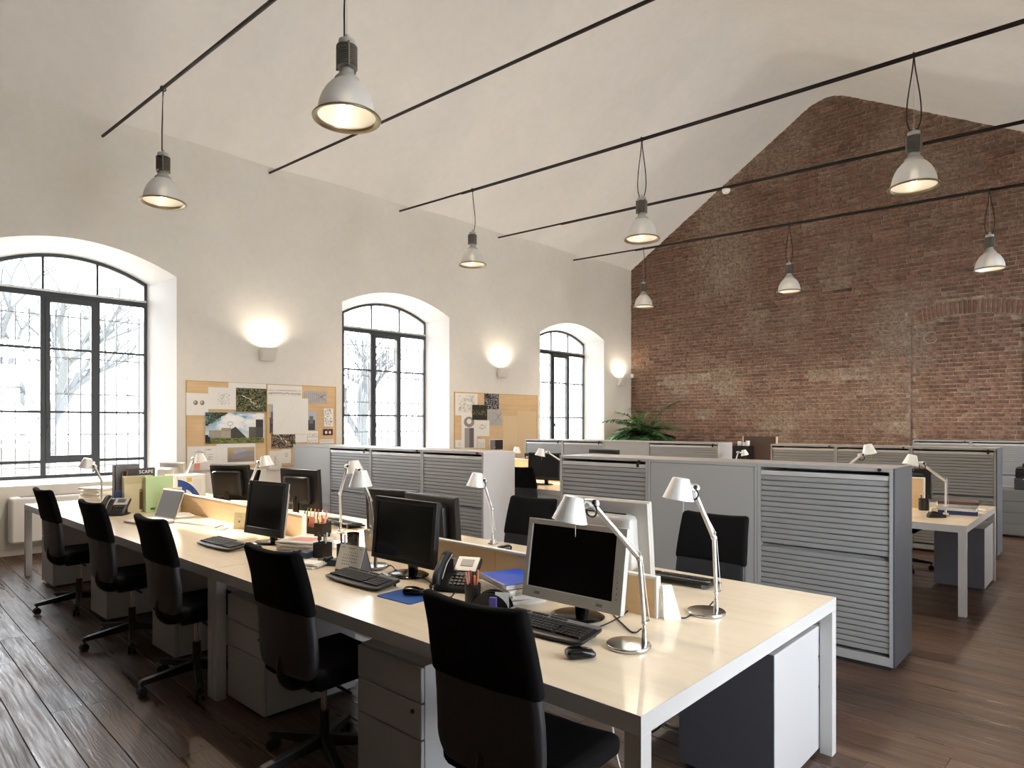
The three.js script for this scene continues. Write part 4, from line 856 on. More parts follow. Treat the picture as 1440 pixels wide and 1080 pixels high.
monitor([-4.3, TOP, -2.2], 0.1, { w: 0.43, h: 0.36, y: 0.06, tilt: 0.12, side: 0.016, chin: 0.045, shell: M.paleSilver }, 'black monitor with a pale side edge behind the desk joint');
monitor([-1.97, TOP, -2.87], Math.PI + 0.02, { ...silver, w: 0.53, h: 0.4, y: 0.03, tilt: 0.1, hump: 0.05, humpW: 0.78, humpH: 0.7, vent: true, base: M.paleSilver }, 'silver monitor seen from behind with a curved vented back');
monitor([-3.4, TOP, -2.9], Math.PI - 0.05, { w: 0.55, h: 0.32, y: 0.02, tilt: 0.08 }, 'black monitor seen from behind, beside the desk screen end');
monitor([-3.87, TOP, -2.93], Math.PI + 0.25, { w: 0.46, h: 0.32, y: 0.02, tilt: 0.06 }, 'black monitor seen from behind, mostly covered by the large black monitor');
monitor([-5.23, TOP, -2.98], Math.PI + 0.2, { w: 0.47, h: 0.36, y: 0.07, tilt: 0.06, hump: 0.03, humpW: 0.66, humpH: 0.66 }, 'black monitor with a square back in front of the flat-door cabinet');
monitor([-6.62, TOP, -3.0], Math.PI + 0.45, { w: 0.46, h: 0.36, y: 0.05, tilt: 0.16, hump: 0.04 }, 'black monitor seen from behind below the pinboard rendering');
monitor([-7.98, TOP, -2.95], Math.PI + 0.35, { ...silver, w: 0.38, h: 0.32, y: 0.06, tilt: 0.1, hump: 0.06, base: M.paleSilver }, 'grey monitor seen from behind at the window end of the bench');
monitor([-5.72, TOP, -6.88], 0.12, { w: 0.5, h: 0.36, y: 0.07, tilt: 0.05, side: 0.014, chin: 0.035 }, 'black monitor visible through the gap between the cabinet banks');
monitor([-5.35, TOP, -7.75], Math.PI, { w: 0.5, h: 0.33, y: 0.13, tilt: 0.05 }, 'black monitor behind the one in the cabinet gap');
monitor([-6.72, TOP, -7.88], Math.PI, { w: 0.46, h: 0.3, y: 0.06, tilt: 0.05 }, 'dark monitor half hidden by the pale cabinet end');
monitor([-1.58, TOP, -7.68], Math.PI, { w: 0.42, h: 0.3, y: 0.07, tilt: 0.03 }, 'black monitor seen from behind on the second bench by the binders');
monitor([-7.1, TOP, -11.75], Math.PI, { w: 0.52, h: 0.31, y: 0.06, tilt: 0.02 }, 'black monitor seen above the second row of cabinets under the palm');

// ================================================================ KEYBOARDS, MICE, LAPTOP, PHONES
function keyboard(x, z, turn, label, light) {
  const t = thing('keyboard', label, 'keyboard', [x, TOP, z], turn, 'black computer keyboards'), T = (g) => g.rotateX(0.13).translate(0, 0.022, 0);
  mesh('case', T(join([softBox(0.455, 0.018, 0.165, [16, 2, 8], 0.008, (v) => { v.z += 0.012 * (v.x / 0.22) ** 2 * (v.z > 0 ? -1 : 0.2); })])), light || M.blackPlastic, t);
  const keys = []; for (let r = 0; r < 5; r++) for (let c = 0; c < 15; c++) if (!(r === 4 && c > 3 && c < 9)) keys.push(bx(0.0155, 0.008, 0.0155, -0.197 + c * 0.0192 + (r % 2) * 0.004, 0.012, -0.036 + r * 0.0195));
  keys.push(bx(0.1, 0.008, 0.0155, -0.197 + 6 * 0.0192, 0.012, -0.036 + 4 * 0.0195));
  for (let r = 0; r < 5; r++) for (let c = 0; c < 6; c++) keys.push(bx(0.0155, 0.008, 0.0155, 0.105 + c * 0.0188, 0.012, -0.036 + r * 0.0195));
  mesh('keys', T(join(keys)), M.keys, t).userData.kind = 'stuff';
  mesh('function_strip', T(join([bx(0.44, 0.004, 0.026, 0, 0.0085, -0.068)])), M.greyPlastic, t);
  mesh('function_keys', T(join([0, 1, 2].flatMap((g) => [0, 1, 2, 3].map((k) => bx(0.016, 0.005, 0.011, -0.19 + g * 0.095 + k * 0.021, 0.0115, -0.066))))), M.keys, t).userData.kind = 'stuff';
  for (const s of [-1, 1]) mesh('riser_foot', [bx(0.02, 0.022, 0.004, s * 0.19, 0.012, -0.072)], M.greyPlastic, t);
}
keyboard(-1.67, -2.0, 0.03, 'black keyboard with a grey upper strip before the silver monitor');
keyboard(-2.87, -1.975, 0.0, 'black keyboard with a grey upper strip before the large black monitor');
keyboard(-4.39, -1.93, 0.04, 'curved black keyboard before the monitor at the desk joint');
keyboard(-1.7, -3.1, Math.PI + 0.05, 'black keyboard on the far side of the near desk, seen from behind');
keyboard(-4.62, -3.02, Math.PI - 0.1, 'black keyboard behind the pen organiser on the sunlit desk half');
keyboard(-5.85, -6.6, 0, 'dark keyboard on the bench in the cabinet gap');
function mouse(v, turn, label) {
  const t = thing('computer_mouse', label, 'mouse', v, turn, 'black computer mice');
  mesh('body', softBox(0.062, 0.036, 0.108, [10, 8, 12], 0.0178, (p) => { const q = p.z / 0.054; p.y = (p.y + 0.018) * (1 - 0.35 * Math.max(0, -q)) + 0.001; p.x *= 1 - 0.12 * q * q; }), M.glossBlack, t);
  mesh('scroll_wheel', cy(0.008, 0.008, 0.006, 0, -0.003, 0, 14).rotateZ(Math.PI / 2).translate(0, 0.026, -0.03), M.greyPlastic, t);
}
mouse(onDesk(816, 925), -0.6, 'glossy black mouse beside the near keyboard and the lamp base');
mouse(V(-2.47, TOP + 0.0045, -2.0), -0.9, 'black mouse lying on the blue mouse mat');
mouse(onDesk(356, 774), -0.7, 'black mouse beside the keyboard at the desk joint');
mouse(V(-2.92, TOP, -3.1), 2.6, 'black mouse on the far desk half behind the maple screen');
single('mouse_mat', extrude((() => { const s = new THREE.Shape(), w = 0.12, h = 0.1, r = 0.02; s.moveTo(-w + r, -h); s.lineTo(w - r, -h); s.quadraticCurveTo(w, -h, w, -h + r); s.lineTo(w, h - r); s.quadraticCurveTo(w, h, w - r, h); s.lineTo(-w + r, h); s.quadraticCurveTo(-w, h, -w, h - r); s.lineTo(-w, -h + r); s.quadraticCurveTo(-w, -h, -w + r, -h); return s; })(), 0.004).rotateX(-Math.PI / 2), M.padBlue, 'bright blue mouse mat', 'mouse mat', [-2.48, TOP, -1.975], 0.05);
{
  const t = thing('laptop', 'open grey laptop on the bench in front of the book row', 'laptop', [-5.93, TOP, -2.0], 0.1);
  mesh('base', bx(0.36, 0.018, 0.25, 0, 0.012, 0, 0.006), M.paleSilver, t);
  mesh('keys', [0, 1, 2, 3, 4].flatMap((r) => Array.from({ length: 13 }, (_, c) => bx(0.018, 0.003, 0.016, -0.132 + c * 0.022, 0.0225, -0.085 + r * 0.02))), M.paperGrey, t).userData.kind = 'stuff';
  mesh('touchpad', bx(0.08, 0.001, 0.05, 0, 0.0215, 0.07), M.silverPlastic, t);
  const lid = mesh('lid', bx(0.36, 0.25, 0.009, 0, 0.125, 0, 0.004).rotateX(-0.33).translate(0, 0.02, -0.125), M.silverPlastic, t);
  mesh('screen', bx(0.335, 0.225, 0.002, 0, 0.125, 0.0052).rotateX(-0.33).translate(0, 0.02, -0.125), std(0x4a4f57, 0.35), lid, 'slate grey screen');
}
function phone(v, turn, label, k = 1) {
  const t = thing('desk_phone', label, 'telephone', v, turn, 'black desk telephones'), A = 0.62, T = (g) => g.rotateX(A).translate(0, 0.07 * k, 0);
  mesh('stand', [bx(0.19, 0.012, 0.17, 0, 0.006, 0.01, 0.005), bx(0.14, 0.1, 0.02, 0, 0.05, -0.07, 0.005)], M.darkPlastic, t);
  mesh('body', T(softBox(0.2, 0.03, 0.22, [10, 3, 10], 0.012)), M.darkPlastic, t);
  mesh('fascia', T(bx(0.115, 0.006, 0.095, 0.035, 0.017, -0.055, 0.002)), M.silverPlastic, t, 'silver panel');
  mesh('display', T(bx(0.065, 0.002, 0.045, 0.035, 0.021, -0.06)), std(0x5b5f5c, 0.3), t);
  const keys = []; for (let r = 0; r < 4; r++) for (let c = 0; c < 5; c++) keys.push(bx(0.014, 0.006, 0.011, -0.01 + c * 0.021, 0.018, 0.02 + r * 0.019));
  mesh('keypad', T(join(keys)), M.blackPlastic, t).userData.kind = 'stuff';
  mesh('handset', T(tube([V(-0.07, 0.03, -0.1), V(-0.07, 0.055, -0.07), V(-0.07, 0.06, 0), V(-0.07, 0.055, 0.07), V(-0.07, 0.03, 0.1)], 0.02, 24, 10).scale(1.1, 1, 1)), M.darkPlastic, t);
  mesh('handset_trim', T(tube([V(-0.047, 0.05, -0.08), V(-0.046, 0.066, 0), V(-0.047, 0.05, 0.08)], 0.003, 16, 6)), M.silverPlastic, t);
  mesh('curly_cord', tube(Array.from({ length: 60 }, (_, i) => V(-0.11 - 0.03 * Math.sin(i / 59 * 3.1) + 0.006 * Math.cos(i * 1.6), 0.012 + 0.006 * Math.sin(i * 1.6), 0.08 - i * 0.0025)), 0.0022, 180, 4), M.cable, t);
}
phone([-2.42, TOP, -2.24], 0.45, 'black desk phone with a silver display panel before the maple screen');
phone(onDesk(163, 724).add(V(0, 0.001, 0)), 0.9, 'black desk phone in front of the standing books');

// ================================================================ SMALL THINGS ON THE DESKS
function sheetStack(x, z, turn, w, d, h, label, n = 7, topMat) {
  const t = thing('paper_stack', label, 'papers', [x, TOP, z], turn, 'piles of paper on the desks'); reseed(Math.round(x * 100 + 9000));
  for (let i = 0; i < n; i++) mesh('sheet_bundle', bx(w * rr(0.9, 1), h / n - 0.001, d * rr(0.9, 1), 0, 0, 0).rotateY(rr(-0.12, 0.12)).translate(rr(-0.01, 0.01), (i + 0.5) * h / n, rr(-0.01, 0.01)), [M.paper, M.paperGrey, M.white][i % 3], t);
  if (topMat) mesh('top_print', bx(w * 0.55, 0.0008, d * 0.5, 0, h + 0.0004, 0).rotateY(0.15), topMat, t, 'pinkish print on the top sheet');
  return t;
}
sheetStack(-3.92, -2.27, 0.25, 0.3, 0.24, 0.065, 'pile of loose white papers with a pinkish top print', 8, M.pink);
sheetStack(-2.09, -2.29, -0.35, 0.28, 0.22, 0.075, 'pile of white papers under the blue spiral notebook', 6);
sheetStack(-7.5, -2.08, 0.3, 0.31, 0.24, 0.19, 'tall pile of papers and journals by the window', 12);
sheetStack(-3.4, -2.0, 0.4, 0.13, 0.1, 0.03, 'small white note block beside the chair', 3);
sheetStack(-6.12, -2.3, -0.2, 0.3, 0.22, 0.02, 'thin spread of papers behind the laptop', 4);
{
  const t = thing('spiral_notebook', 'royal blue spiral notebook on top of the paper pile', 'notebook', [-2.1, TOP + 0.0755, -2.29], -0.35);
  mesh('cover', bx(0.28, 0.003, 0.21, 0, 0.0225, 0), M.blue, t); mesh('pages', bx(0.275, 0.018, 0.205, 0, 0.011, 0), M.paper, t); mesh('back_cover', bx(0.28, 0.002, 0.21, 0, 0.001, 0), M.blackPlastic, t);
  mesh('spiral', Array.from({ length: 24 }, (_, i) => new THREE.TorusGeometry(0.012, 0.0012, 5, 12).rotateY(Math.PI / 2).translate(-0.127 + i * 0.011, 0.012, 0.104)), M.chrome, t).userData.kind = 'stuff';
}
function penCup(v, label, h, r, mats, square, mat = M.blackPlastic, group = 'black pen cups') {
  const t = thing('pen_cup', label, 'pen holder', v, 0.2, group); reseed(Math.round(v.x * 1000 + 5e5));
  mesh('cup', square ? [span(-r, r, 0, h, -r, -r + 0.003), span(-r, r, 0, h, r - 0.003, r), span(-r, -r + 0.003, 0, h, -r, r), span(r - 0.003, r, 0, h, -r, r), span(-r, r, 0, 0.003, -r, r)] : lathe([[0, 0], [r, 0], [r, h], [r - 0.003, h], [r - 0.003, 0.004], [0, 0.004]], 28), mat, t);
  mats.forEach((m, i) => { const a = i * 2.1, q = r * 0.62, l = rr(0.13, 0.165), tip = V(Math.cos(a) * q + rr(-0.012, 0.012), l, Math.sin(a) * q + rr(-0.012, 0.012)), foot = V(Math.cos(a) * q * 0.5, 0.006, Math.sin(a) * q * 0.5); mesh('pen', [bar(foot, tip, 0.0052, 8)], m, t); });
}
penCup(V(-2.14, TOP, -2.07), 'black pen cup with orange markers before the blue notebook', 0.1, 0.036, [M.orange, M.pink, M.blackPlastic, M.orange, M.chrome, M.red]);
penCup(V(-3.6, TOP, -2.2), 'square black pen cup beside the loose papers', 0.09, 0.04, [M.white, M.blackPlastic, M.chrome], true);
penCup(V(-3.43, TOP, -2.24), 'slim dark pen holder behind the calendar', 0.1, 0.03, [M.white, M.teal], true, M.teal);
penCup(V(-4.26, TOP, -2.6), 'black cup crowded with pink and green pens beside the organiser', 0.1, 0.04, [M.pink, M.leafGreen, M.red, M.pink, M.yellow, M.orange], true);
penCup(V(-1.36, TOP, -7.28), 'black cup beside the maple screen of the second bench', 0.11, 0.045, [M.blackPlastic, M.blackPlastic, M.white]);
{
  const t = thing('desk_organiser', 'black desk organiser holding pencils and picture cards', 'organiser', [-4.52, TOP, -2.66], 0.1);
  mesh('tray', [span(-0.17, 0.17, 0, 0.006, -0.06, 0.06), span(-0.17, 0.17, 0, 0.09, -0.06, -0.055), span(-0.17, -0.165, 0, 0.09, -0.06, 0.06), span(0.165, 0.17, 0, 0.09, -0.06, 0.06), span(-0.17, 0.17, 0, 0.05, 0.055, 0.06)], M.blackPlastic, t);
  mesh('card', bx(0.06, 0.11, 0.002, 0.06, 0.065, 0.035).rotateX(-0.06), M.pink, t); mesh('card', bx(0.05, 0.1, 0.002, -0.02, 0.06, 0.038).rotateX(-0.06), M.orange, t); mesh('card', bx(0.05, 0.1, 0.002, 0.12, 0.06, 0.036).rotateX(-0.06), M.paper, t);
  [[-0.1, M.leafGreen], [-0.06, M.yellow], [-0.01, M.pink], [0.03, M.red], [0.08, M.white], [-0.13, M.blackPlastic], [0.13, M.orange]].forEach(([x, m]) => mesh('pencil', bar(V(x, 0.01, -0.02), V(x + 0.02, 0.17, -0.035), 0.0045, 8), m, t));
}
for (const [x, z, a, label] of [[-3.7, -2.11, 0.5, 'small navy desk tray beside the square pen cup'], [-3.37, -2.12, 0.35, 'small navy desk tray beside the calendar']]) {
  const t = thing('desk_tray', label, 'tray', [x, TOP, z], a, 'small navy trays');
  mesh('tray', extrude([[-0.07, 0], [0.07, 0], [0.062, 0.03], [0.02, 0.035], [-0.005, 0.014], [-0.045, 0.014], [-0.07, 0.03]], 0.07, 0.002).translate(0, 0.002, -0.035), M.teal, t);
  mesh('roller', cy(0.014, 0.014, 0.06, 0, -0.03, 0, 16).rotateX(Math.PI / 2).translate(-0.025, 0.03, 0), M.blackPlastic, t);
}
{
  const t = thing('desk_calendar', 'white tent calendar with rows of dates', 'calendar', [-3.12, TOP, -2.1], 0.12), A = 0.32, H = 0.15, W = 0.2;
  const tex = canvasTex(256, 192, (c, w, h) => {
    c.fillStyle = '#e9e6dd'; c.fillRect(0, 0, w, h); c.fillStyle = '#55524c'; c.font = 'bold 15px sans-serif'; c.textAlign = 'center';
    for (let d = 1; d <= 30; d++) { const k = d + 1; c.fillText(String(d), 62 + (k % 7) * 23, 58 + Math.floor(k / 7) * 24); }
    c.fillStyle = '#8b877d'; c.fillRect(24, 16, 26, 7); c.fillRect(100, 18, 60, 5); c.fillRect(212, 16, 26, 7);
  });
  mesh('page', bx(W, H * 0.93, 0.003, 0, H / 2 + 0.008, 0.003).rotateX(-A).translate(0, 0, 0.048), M.paper, t);
  mesh('month', new THREE.PlaneGeometry(W * 0.98, H * 0.88).translate(0, H / 2 + 0.008, 0.0052).rotateX(-A).translate(0, 0, 0.048), std(0xffffff, 0.8, 0, { map: tex }), t, 'printed month of dates');
  mesh('stand', [bx(W, H, 0.003, 0, H / 2, 0).rotateX(-A).translate(0, 0, 0.047), bx(W, H, 0.003, 0, H / 2, 0).rotateX(A).translate(0, 0, -0.047), bx(W, 0.003, 0.09, 0, 0.002, 0)], M.teal, t);
  mesh('side_wing', extrude([[-0.046, 0], [0.046, 0], [0.002, 0.138], [-0.002, 0.138]], 0.002).rotateY(Math.PI / 2).translate(W / 2 - 0.004, 0.003, 0), M.greyPlastic, t);
}
{
  const t = thing('steel_mug', 'brushed steel thermos mug behind the calendar', 'mug', [-3.58, TOP, -2.54], -0.7);
  mesh('cup', lathe([[0, 0], [0.034, 0], [0.044, 0.13], [0.041, 0.13], [0.032, 0.005], [0, 0.005]], 32), M.steel, t);
  mesh('handle', tube([V(0.04, 0.11, 0), V(0.07, 0.1, 0), V(0.07, 0.05, 0), V(0.036, 0.035, 0)], 0.005, 16, 8), M.steel, t);
}
{
  const t = thing('black_mug', 'black mug beside the steel thermos mug', 'mug', [-3.72, TOP, -2.5], 2.6);
  mesh('cup', lathe([[0, 0], [0.04, 0], [0.042, 0.1], [0.039, 0.1], [0.037, 0.005], [0, 0.005]], 32), M.glossBlack, t);
  mesh('handle', tube([V(0.04, 0.08, 0), V(0.065, 0.07, 0), V(0.065, 0.035, 0), V(0.039, 0.025, 0)], 0.005, 16, 8), M.glossBlack, t);
}
{
  const t = thing('bottle', 'small white dropper bottle with a black cap beside the square pen cup', 'bottle', [-3.7, TOP, -2.24]);
  mesh('body', lathe([[0, 0], [0.02, 0], [0.022, 0.06], [0.01, 0.08], [0.01, 0.09], [0, 0.09]], 20), M.white, t); mesh('cap', cy(0.013, 0.012, 0.03, 0, 0.088, 0, 16), M.blackPlastic, t);
}
{
  const t = thing('round_file_sorter', 'black round-backed sorter beside the pen cup', 'organiser', [-2.0, TOP, -2.05], 0.5);
  for (const z of [-0.04, 0, 0.04]) mesh('divider_disc', extrude((() => { const s = new THREE.Shape(); s.moveTo(-0.09, 0); s.lineTo(0.09, 0); s.absarc(0, 0.002, 0.09, 0, Math.PI, false); return s; })(), 0.004).translate(0, 0, z), M.blackPlastic, t);
  mesh('foot', bx(0.18, 0.006, 0.09, 0, 0.003, 0), M.blackPlastic, t);
  mesh('leaflet', bx(0.06, 0.09, 0.002, 0.05, 0.05, 0.02), M.paper, t);
}
single('marker_box', bx(0.03, 0.09, 0.02, 0, 0.045, 0, 0.002), M.violet, 'small violet box of leads beside the pen cup', 'box', [-1.93, TOP, -1.985], 0.5);
{
  const t = thing('folded_card', 'white folded card standing at the end of the maple screen', 'card', [-1.385, TOP, -2.5], 0.9);
  mesh('leaf', extrude([[-0.04, 0], [0.035, 0], [0.0, 0.14], [-0.04, 0.14]], 0.0015).rotateX(-0.12).translate(0, 0.0005, 0.02), M.paper, t);
  mesh('leaf', extrude([[-0.04, 0], [0.035, 0], [0.0, 0.14], [-0.04, 0.14]], 0.0015).rotateX(0.12).translate(0, 0.0005, -0.02), M.paper, t);
}
{
  const t = thing('potted_succulent', 'small spiky succulent in a tan pot beside the monitor', 'plant', [-4.86, TOP, -2.36]);
  mesh('pot', lathe([[0, 0], [0.032, 0], [0.045, 0.085], [0.041, 0.085], [0.037, 0.07], [0, 0.07]], 24), M.terracotta, t);
  reseed(8); for (let i = 0; i < 16; i++) { const a = i * 2.4, q = rr(0.005, 0.03); mesh('leaf', new THREE.ConeGeometry(0.006, rr(0.05, 0.08), 6).translate(0, 0.03, 0).rotateZ(-rr(0.1, 0.7)).rotateY(a).translate(Math.cos(a) * q, 0.072, -Math.sin(a) * q), M.leafGreen, t); }
}
{
  const t = thing('greeting_card', 'beige card with a small flower standing by the succulent', 'card', [-5.03, TOP, -2.34], 0.5);
  mesh('sheet', bx(0.1, 0.13, 0.002, 0, 0.065, 0).rotateX(-0.15).translate(0, 0.001, 0), M.beige, t); mesh('stay', bx(0.03, 0.1, 0.002, 0, 0.05, 0).rotateX(0.35).translate(0, 0.001, -0.04), M.beige, t);
  mesh('flower', cy(0.008, 0.008, 0.001, 0, 0, 0, 10).rotateX(Math.PI / 2).translate(0, 0.06, 0.002).rotateX(-0.15), M.leafGreen, t);
}
// the standing row of books and files, covers towards the aisle
function standing(name, cat, label, x, z0, z1, h, thick, mat, lean = 0, extra) {
  const t = thing(name, label, cat, [x, TOP, (z0 + z1) / 2], 0, 'books and files standing on the bench'), d = Math.abs(z1 - z0), L = (g) => g.rotateZ(lean);
  mesh('cover', L(join([span(-thick / 2, -thick / 2 + 0.003, 0, h, -d / 2, d / 2), span(thick / 2 - 0.003, thick / 2, 0, h, -d / 2, d / 2), span(-thick / 2, thick / 2, 0, h, -d / 2, -d / 2 + 0.003)])), mat, t);
  mesh('pages', L(span(-thick / 2 + 0.003, thick / 2 - 0.003, 0.003, h - 0.004, -d / 2 + 0.003, d / 2 - 0.004)), M.paper, t);
  if (extra) extra(t, h, d, thick, L);
}
standing('box_file', 'file', 'tall grey box file at the back of the book row', -7.02, -2.06, -2.27, 0.43, 0.07, M.greyPlastic, 0, (t, h, d, k) => mesh('edge_band', [span(-k / 2 - 0.001, k / 2 + 0.001, 0, h, d / 2 - 0.004, d / 2 + 0.006)], M.blackPlastic, t));
standing('book', 'book', 'tall dark book with the word SCAPE on its cover', -6.86, -2.12, -2.36, 0.4, 0.03, M.brown, 0, (t, h, d, k) => {
  const tex = canvasTex(256, 64, (c, w, hh) => { c.fillStyle = '#3a3437'; c.fillRect(0, 0, w, hh); c.fillStyle = '#dfe2e6'; c.font = 'bold 46px sans-serif'; c.textAlign = 'right'; c.fillText('SCAPE', w - 14, 48); });
  mesh('title_band', new THREE.PlaneGeometry(d, 0.06).rotateY(Math.PI / 2).translate(k / 2 + 0.0006, h - 0.035, 0), std(0xffffff, 0.5, 0, { map: tex }), t, 'dark band lettered SCAPE');
});
standing('book', 'book', 'dark maroon book beside the tall grey file', -6.92, -2.1, -2.24, 0.37, 0.03, std(0x4a2a2a, 0.6));
standing('book', 'book', 'royal blue book low in the standing row', -6.81, -1.99, -2.1, 0.2, 0.03, M.navy);
standing('magazine_file', 'file', 'beige magazine file with a printed scene of figures', -6.76, -2.06, -2.3, 0.335, 0.07, M.beige, 0, (t, h, d, k) => {
  reseed(31); const tex = canvasTex(128, 192, (c, w, hh) => { c.fillStyle = '#d8cca8'; c.fillRect(0, 0, w, hh); c.fillStyle = '#c9bb95'; c.fillRect(0, 0, w, 40); c.fillStyle = '#5b4a3a'; c.fillRect(66, 84, 16, 96); c.fillRect(86, 80, 14, 70); c.fillStyle = '#2c3f86'; c.fillRect(90, 96, 24, 78); c.fillStyle = '#9a7a58'; c.beginPath(); c.arc(74, 78, 9, 0, 7); c.fill(); c.beginPath(); c.arc(96, 74, 8, 0, 7); c.fill(); });
  mesh('cover_print', new THREE.PlaneGeometry(d * 0.98, h * 0.98).rotateY(Math.PI / 2).translate(k / 2 + 0.0006, h / 2, 0), std(0xffffff, 0.6, 0, { map: tex }), t, 'picture of standing figures in brown and blue');
});
standing('folder', 'folder', 'pale green translucent folder at the end of the book row', -6.66, -2.21, -2.447, 0.33, 0.05, M.green, 0, (t, h, d, k) => mesh('clasp', bx(0.004, 0.02, 0.04, k / 2 + 0.002, 0.03, 0.06), M.leafGreen, t));
standing('folder', 'folder', 'pale olive folder leaning beside the laptop screen', -6.42, -2.3, -2.43, 0.24, 0.02, M.beige, -0.18);
{
  const t = thing('magazine_box', 'white magazine box with a blue curved triangle on its side', 'box', [-7.1, TOP, -2.74], 0), tex = canvasTex(192, 192, (c, w, h) => {
    c.fillStyle = '#f3f1ec'; c.fillRect(0, 0, w, h); c.fillStyle = '#274a94'; c.beginPath(); c.moveTo(4, h); c.lineTo(4, 24); c.quadraticCurveTo(120, 40, 178, h); c.lineTo(140, h); c.quadraticCurveTo(110, 110, 60, 90); c.lineTo(52, h); c.fill(); c.fillStyle = '#e3cf63'; c.fillRect(64, 16, 34, 26); c.strokeStyle = '#b9b6ae'; for (let i = 0; i < 6; i++) { c.strokeRect(112, 30 + i * 16, 48, 9); }
  });
  mesh('body', [span(-0.16, 0.16, 0, 0.3, -0.14, -0.137), span(-0.16, 0.16, 0, 0.3, 0.137, 0.14), span(-0.16, -0.157, 0, 0.3, -0.14, 0.14), span(0.157, 0.16, 0, 0.3, -0.14, 0.14), span(-0.16, 0.16, 0, 0.003, -0.14, 0.14)], M.white, t);
  mesh('side_print', new THREE.PlaneGeometry(0.278, 0.298).rotateY(Math.PI / 2).translate(0.1606, 0.15, 0), std(0xffffff, 0.6, 0, { map: tex }), t, 'blue curved triangle print');
  mesh('papers', span(-0.15, 0.15, 0.01, 0.29, -0.13, 0.13), M.paper, t);
}
// second bench by the aisle
{
  const base = [-1.09, TOP, -7.2];
  let y = 0; [['navy binder at the bottom of the pile on the second bench', 0.31, 0.035, 0.22, M.navy], ['thick white ring binder inside the pile on the second bench', 0.29, 0.03, 0.22, M.paperGrey], ['grey folder inside the pile on the second bench', 0.3, 0.028, 0.21, M.silverPlastic], ['brown book lying on top of the pile on the second bench', 0.31, 0.026, 0.23, M.brown]].forEach(([label, w, h, d, m], i) => {
    const t = thing('binder', label, 'binder', [base[0] + (i % 2) * 0.015, base[1] + y, base[2]], [0.05, -0.12, 0.1, 0.0][i] + 0.15, 'pile of binders');
    mesh('cover', [bx(w, 0.003, d, 0, 0.0015, 0), bx(w, 0.003, d, 0, h - 0.0015, 0), bx(w, h, 0.004, 0, h / 2, d / 2 - 0.002)], m, t); mesh('pages', bx(w - 0.012, h - 0.006, d - 0.012, 0, h / 2, -0.003), M.paper, t); y += h + 0.0005;
  });
  const t = thing('tape_dispenser', 'black tape dispenser with a pale roll on the second bench', 'tape dispenser', [-1.17, TOP, -6.77], 0.7);
  mesh('body', extrude([[-0.07, 0], [0.07, 0], [0.07, 0.02], [0.03, 0.03], [-0.01, 0.05], [-0.05, 0.05], [-0.07, 0.02]], 0.04, 0.003).translate(0, 0.003, -0.02), M.glossBlack, t); mesh('roll', new THREE.TorusGeometry(0.025, 0.01, 8, 22).translate(-0.025, 0.06, 0), M.beige, t);
  const c = thing('crumpled_papers', 'loose white papers hanging over the pedestal of the second bench', 'papers', [-1.03, TOP, -7.55], 0.3, 'piles of paper on the desks');
  for (let i = 0; i < 3; i++) mesh('sheet_bundle', bx(0.21, 0.004, 0.15, 0, 0.003 + i * 0.005, 0).rotateY(i * 0.3), M.paper, c);
}
sheetStack(-6.32, -6.62, 0.2, 0.3, 0.16, 0.03, 'clutter of papers under the monitor in the cabinet gap', 4);
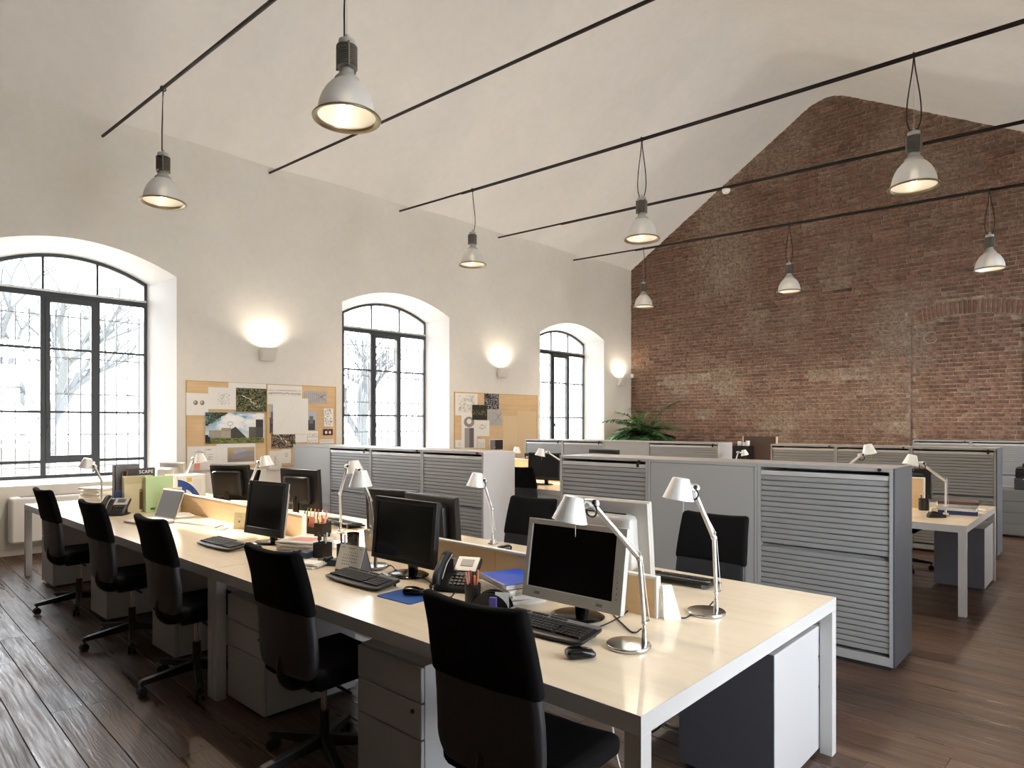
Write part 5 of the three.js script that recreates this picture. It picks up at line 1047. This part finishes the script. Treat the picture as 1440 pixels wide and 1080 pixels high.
// far bench: dark screen, black bin with paper rolls; printer and low drawers by the aisle
{
  const t = thing('brown_screen', 'dark brown screen panel with a pale edge on the far bench', 'screen panel', [-4.7, TOP, -11.65]);
  mesh('panel', span(-0.3, 0.3, 0, 0.6, -0.015, 0.015), M.brown, t); for (const s of [-1, 1]) mesh('edge_strip', span(s * 0.3 - 0.012, s * 0.3 + 0.012, 0, 0.605, -0.018, 0.018), M.beige, t);
  const b = thing('paper_bin', 'black box holding white paper rolls on the far bench', 'bin', [-4.93, TOP, -11.46]);
  mesh('box', [span(-0.14, 0.14, 0, 0.44, 0.11, 0.115), span(-0.14, 0.14, 0, 0.44, -0.115, -0.11), span(-0.14, -0.135, 0, 0.44, -0.11, 0.11), span(0.135, 0.14, 0, 0.44, -0.11, 0.11), span(-0.14, 0.14, 0, 0.006, -0.11, 0.11)], M.blackPlastic, b);
  [[-0.06, 0.52], [0.03, 0.5], [0.09, 0.53]].forEach(([x, h]) => mesh('paper_roll', cy(0.035, 0.035, h - 0.01, x, 0.008, 0, 16), M.paper, b));
  const d = thing('low_drawer_unit', 'low grey drawer unit carrying the printer by the aisle', 'drawer unit', [-0.75, 0, -11.3]);
  mesh('body', span(-0.5, 0.5, 0.03, 0.655, -0.5, -0.02, 0.003), M.lowUnit, d); mesh('shadow_plinth', span(-0.48, 0.48, 0, 0.03, -0.48, -0.04), M.shadow_plinth, d);
  for (let i = 0; i < 4; i++) mesh('drawer', span(-0.5, 0.5, 0.036 + i * 0.155, 0.036 + i * 0.155 + 0.15, -0.018, 0, 0.004), M.lowUnit, d);
  const p = thing('printer', 'black and grey office printer on the low drawer unit', 'printer', [-0.75, 0.656, -11.55]);
  mesh('body', [bx(0.6, 0.16, 0.42, 0, 0.08, 0, 0.012)], M.printerDark, p); mesh('upper_body', bx(0.58, 0.11, 0.4, 0, 0.215, 0, 0.015), M.blackPlastic, p);
  mesh('paper_tray', bx(0.4, 0.012, 0.12, 0, 0.15, 0.24, 0.003), M.paleSilver, p); mesh('output_slot', bx(0.46, 0.03, 0.02, 0, 0.175, 0.205), M.shadow_plinth, p); mesh('lid', bx(0.57, 0.03, 0.39, 0, 0.286, 0, 0.008), M.darkPlastic, p); mesh('feeder', bx(0.34, 0.06, 0.26, -0.05, 0.33, 0, 0.015), M.blackPlastic, p);
}
// cables
const cable = (label, pts, mat = M.cable, r = 0.0032, name = 'power_cable') => single(name, tube(pts, r, 60, 6), mat, label, 'cable', [0, 0, 0], 0, 'loose cables');
const D = (px, py, h = 0.004) => atH(px, py, TOP + h);
cable('black cable looping behind the silver monitor', [D(842, 882), D(862, 873), D(884, 858), D(890, 845), D(880, 840), D(866, 848), D(862, 862), D(876, 878), D(892, 890), D(902, 884)]);
cable('black lamp cable with a switch on the clear desk end', [D(950, 868), D(962, 869), D(972, 864), D(984, 856), D(996, 853), D(1003, 846, 0.03)]);
cable('black cable running from the large black monitor past the phone', [D(556, 801), D(578, 806), D(600, 815), D(612, 822), D(626, 818), D(640, 808)]);
cable('thin black phone cable near the chair back', [D(605, 828), D(618, 836), D(632, 840), D(640, 833)]);
cable('black cable behind the black monitor at the desk joint', [D(398, 755), D(412, 762), D(425, 758), D(420, 748)]);
cable('black cable curling from the lamp behind the calendar', [D(532, 798), D(548, 795), D(556, 806), D(550, 812), D(536, 806)]);
cable('pale cable coil beside the beige card', [D(302, 742), D(312, 739), D(320, 742), D(312, 745), D(304, 744)], M.greyPlastic);
cable('white network cable hanging under the near desk', [V(-1.25, 0.62, -2.1), V(-1.22, 0.5, -1.95), V(-1.14, 0.36, -1.9), V(-1.1, 0.22, -1.95), V(-1.12, 0.1, -2.05)], M.cableWhite, 0.004);
cable('second white cable sagging behind the near desk leg', [V(-1.45, 0.4, -2.15), V(-1.3, 0.3, -2.0), V(-1.15, 0.24, -1.95), V(-1.05, 0.24, -2.1)], M.cableWhite, 0.004);
cable('black cable hanging under the near desk', [V(-1.5, 0.67, -2.2), V(-1.35, 0.5, -2.05), V(-1.2, 0.48, -2.0), V(-1.1, 0.6, -2.1)], M.cable, 0.004);

scene.traverse((o) => { if (o.isMesh) o.castShadow = o.receiveShadow = true; });
renderer.render(scene, camera);
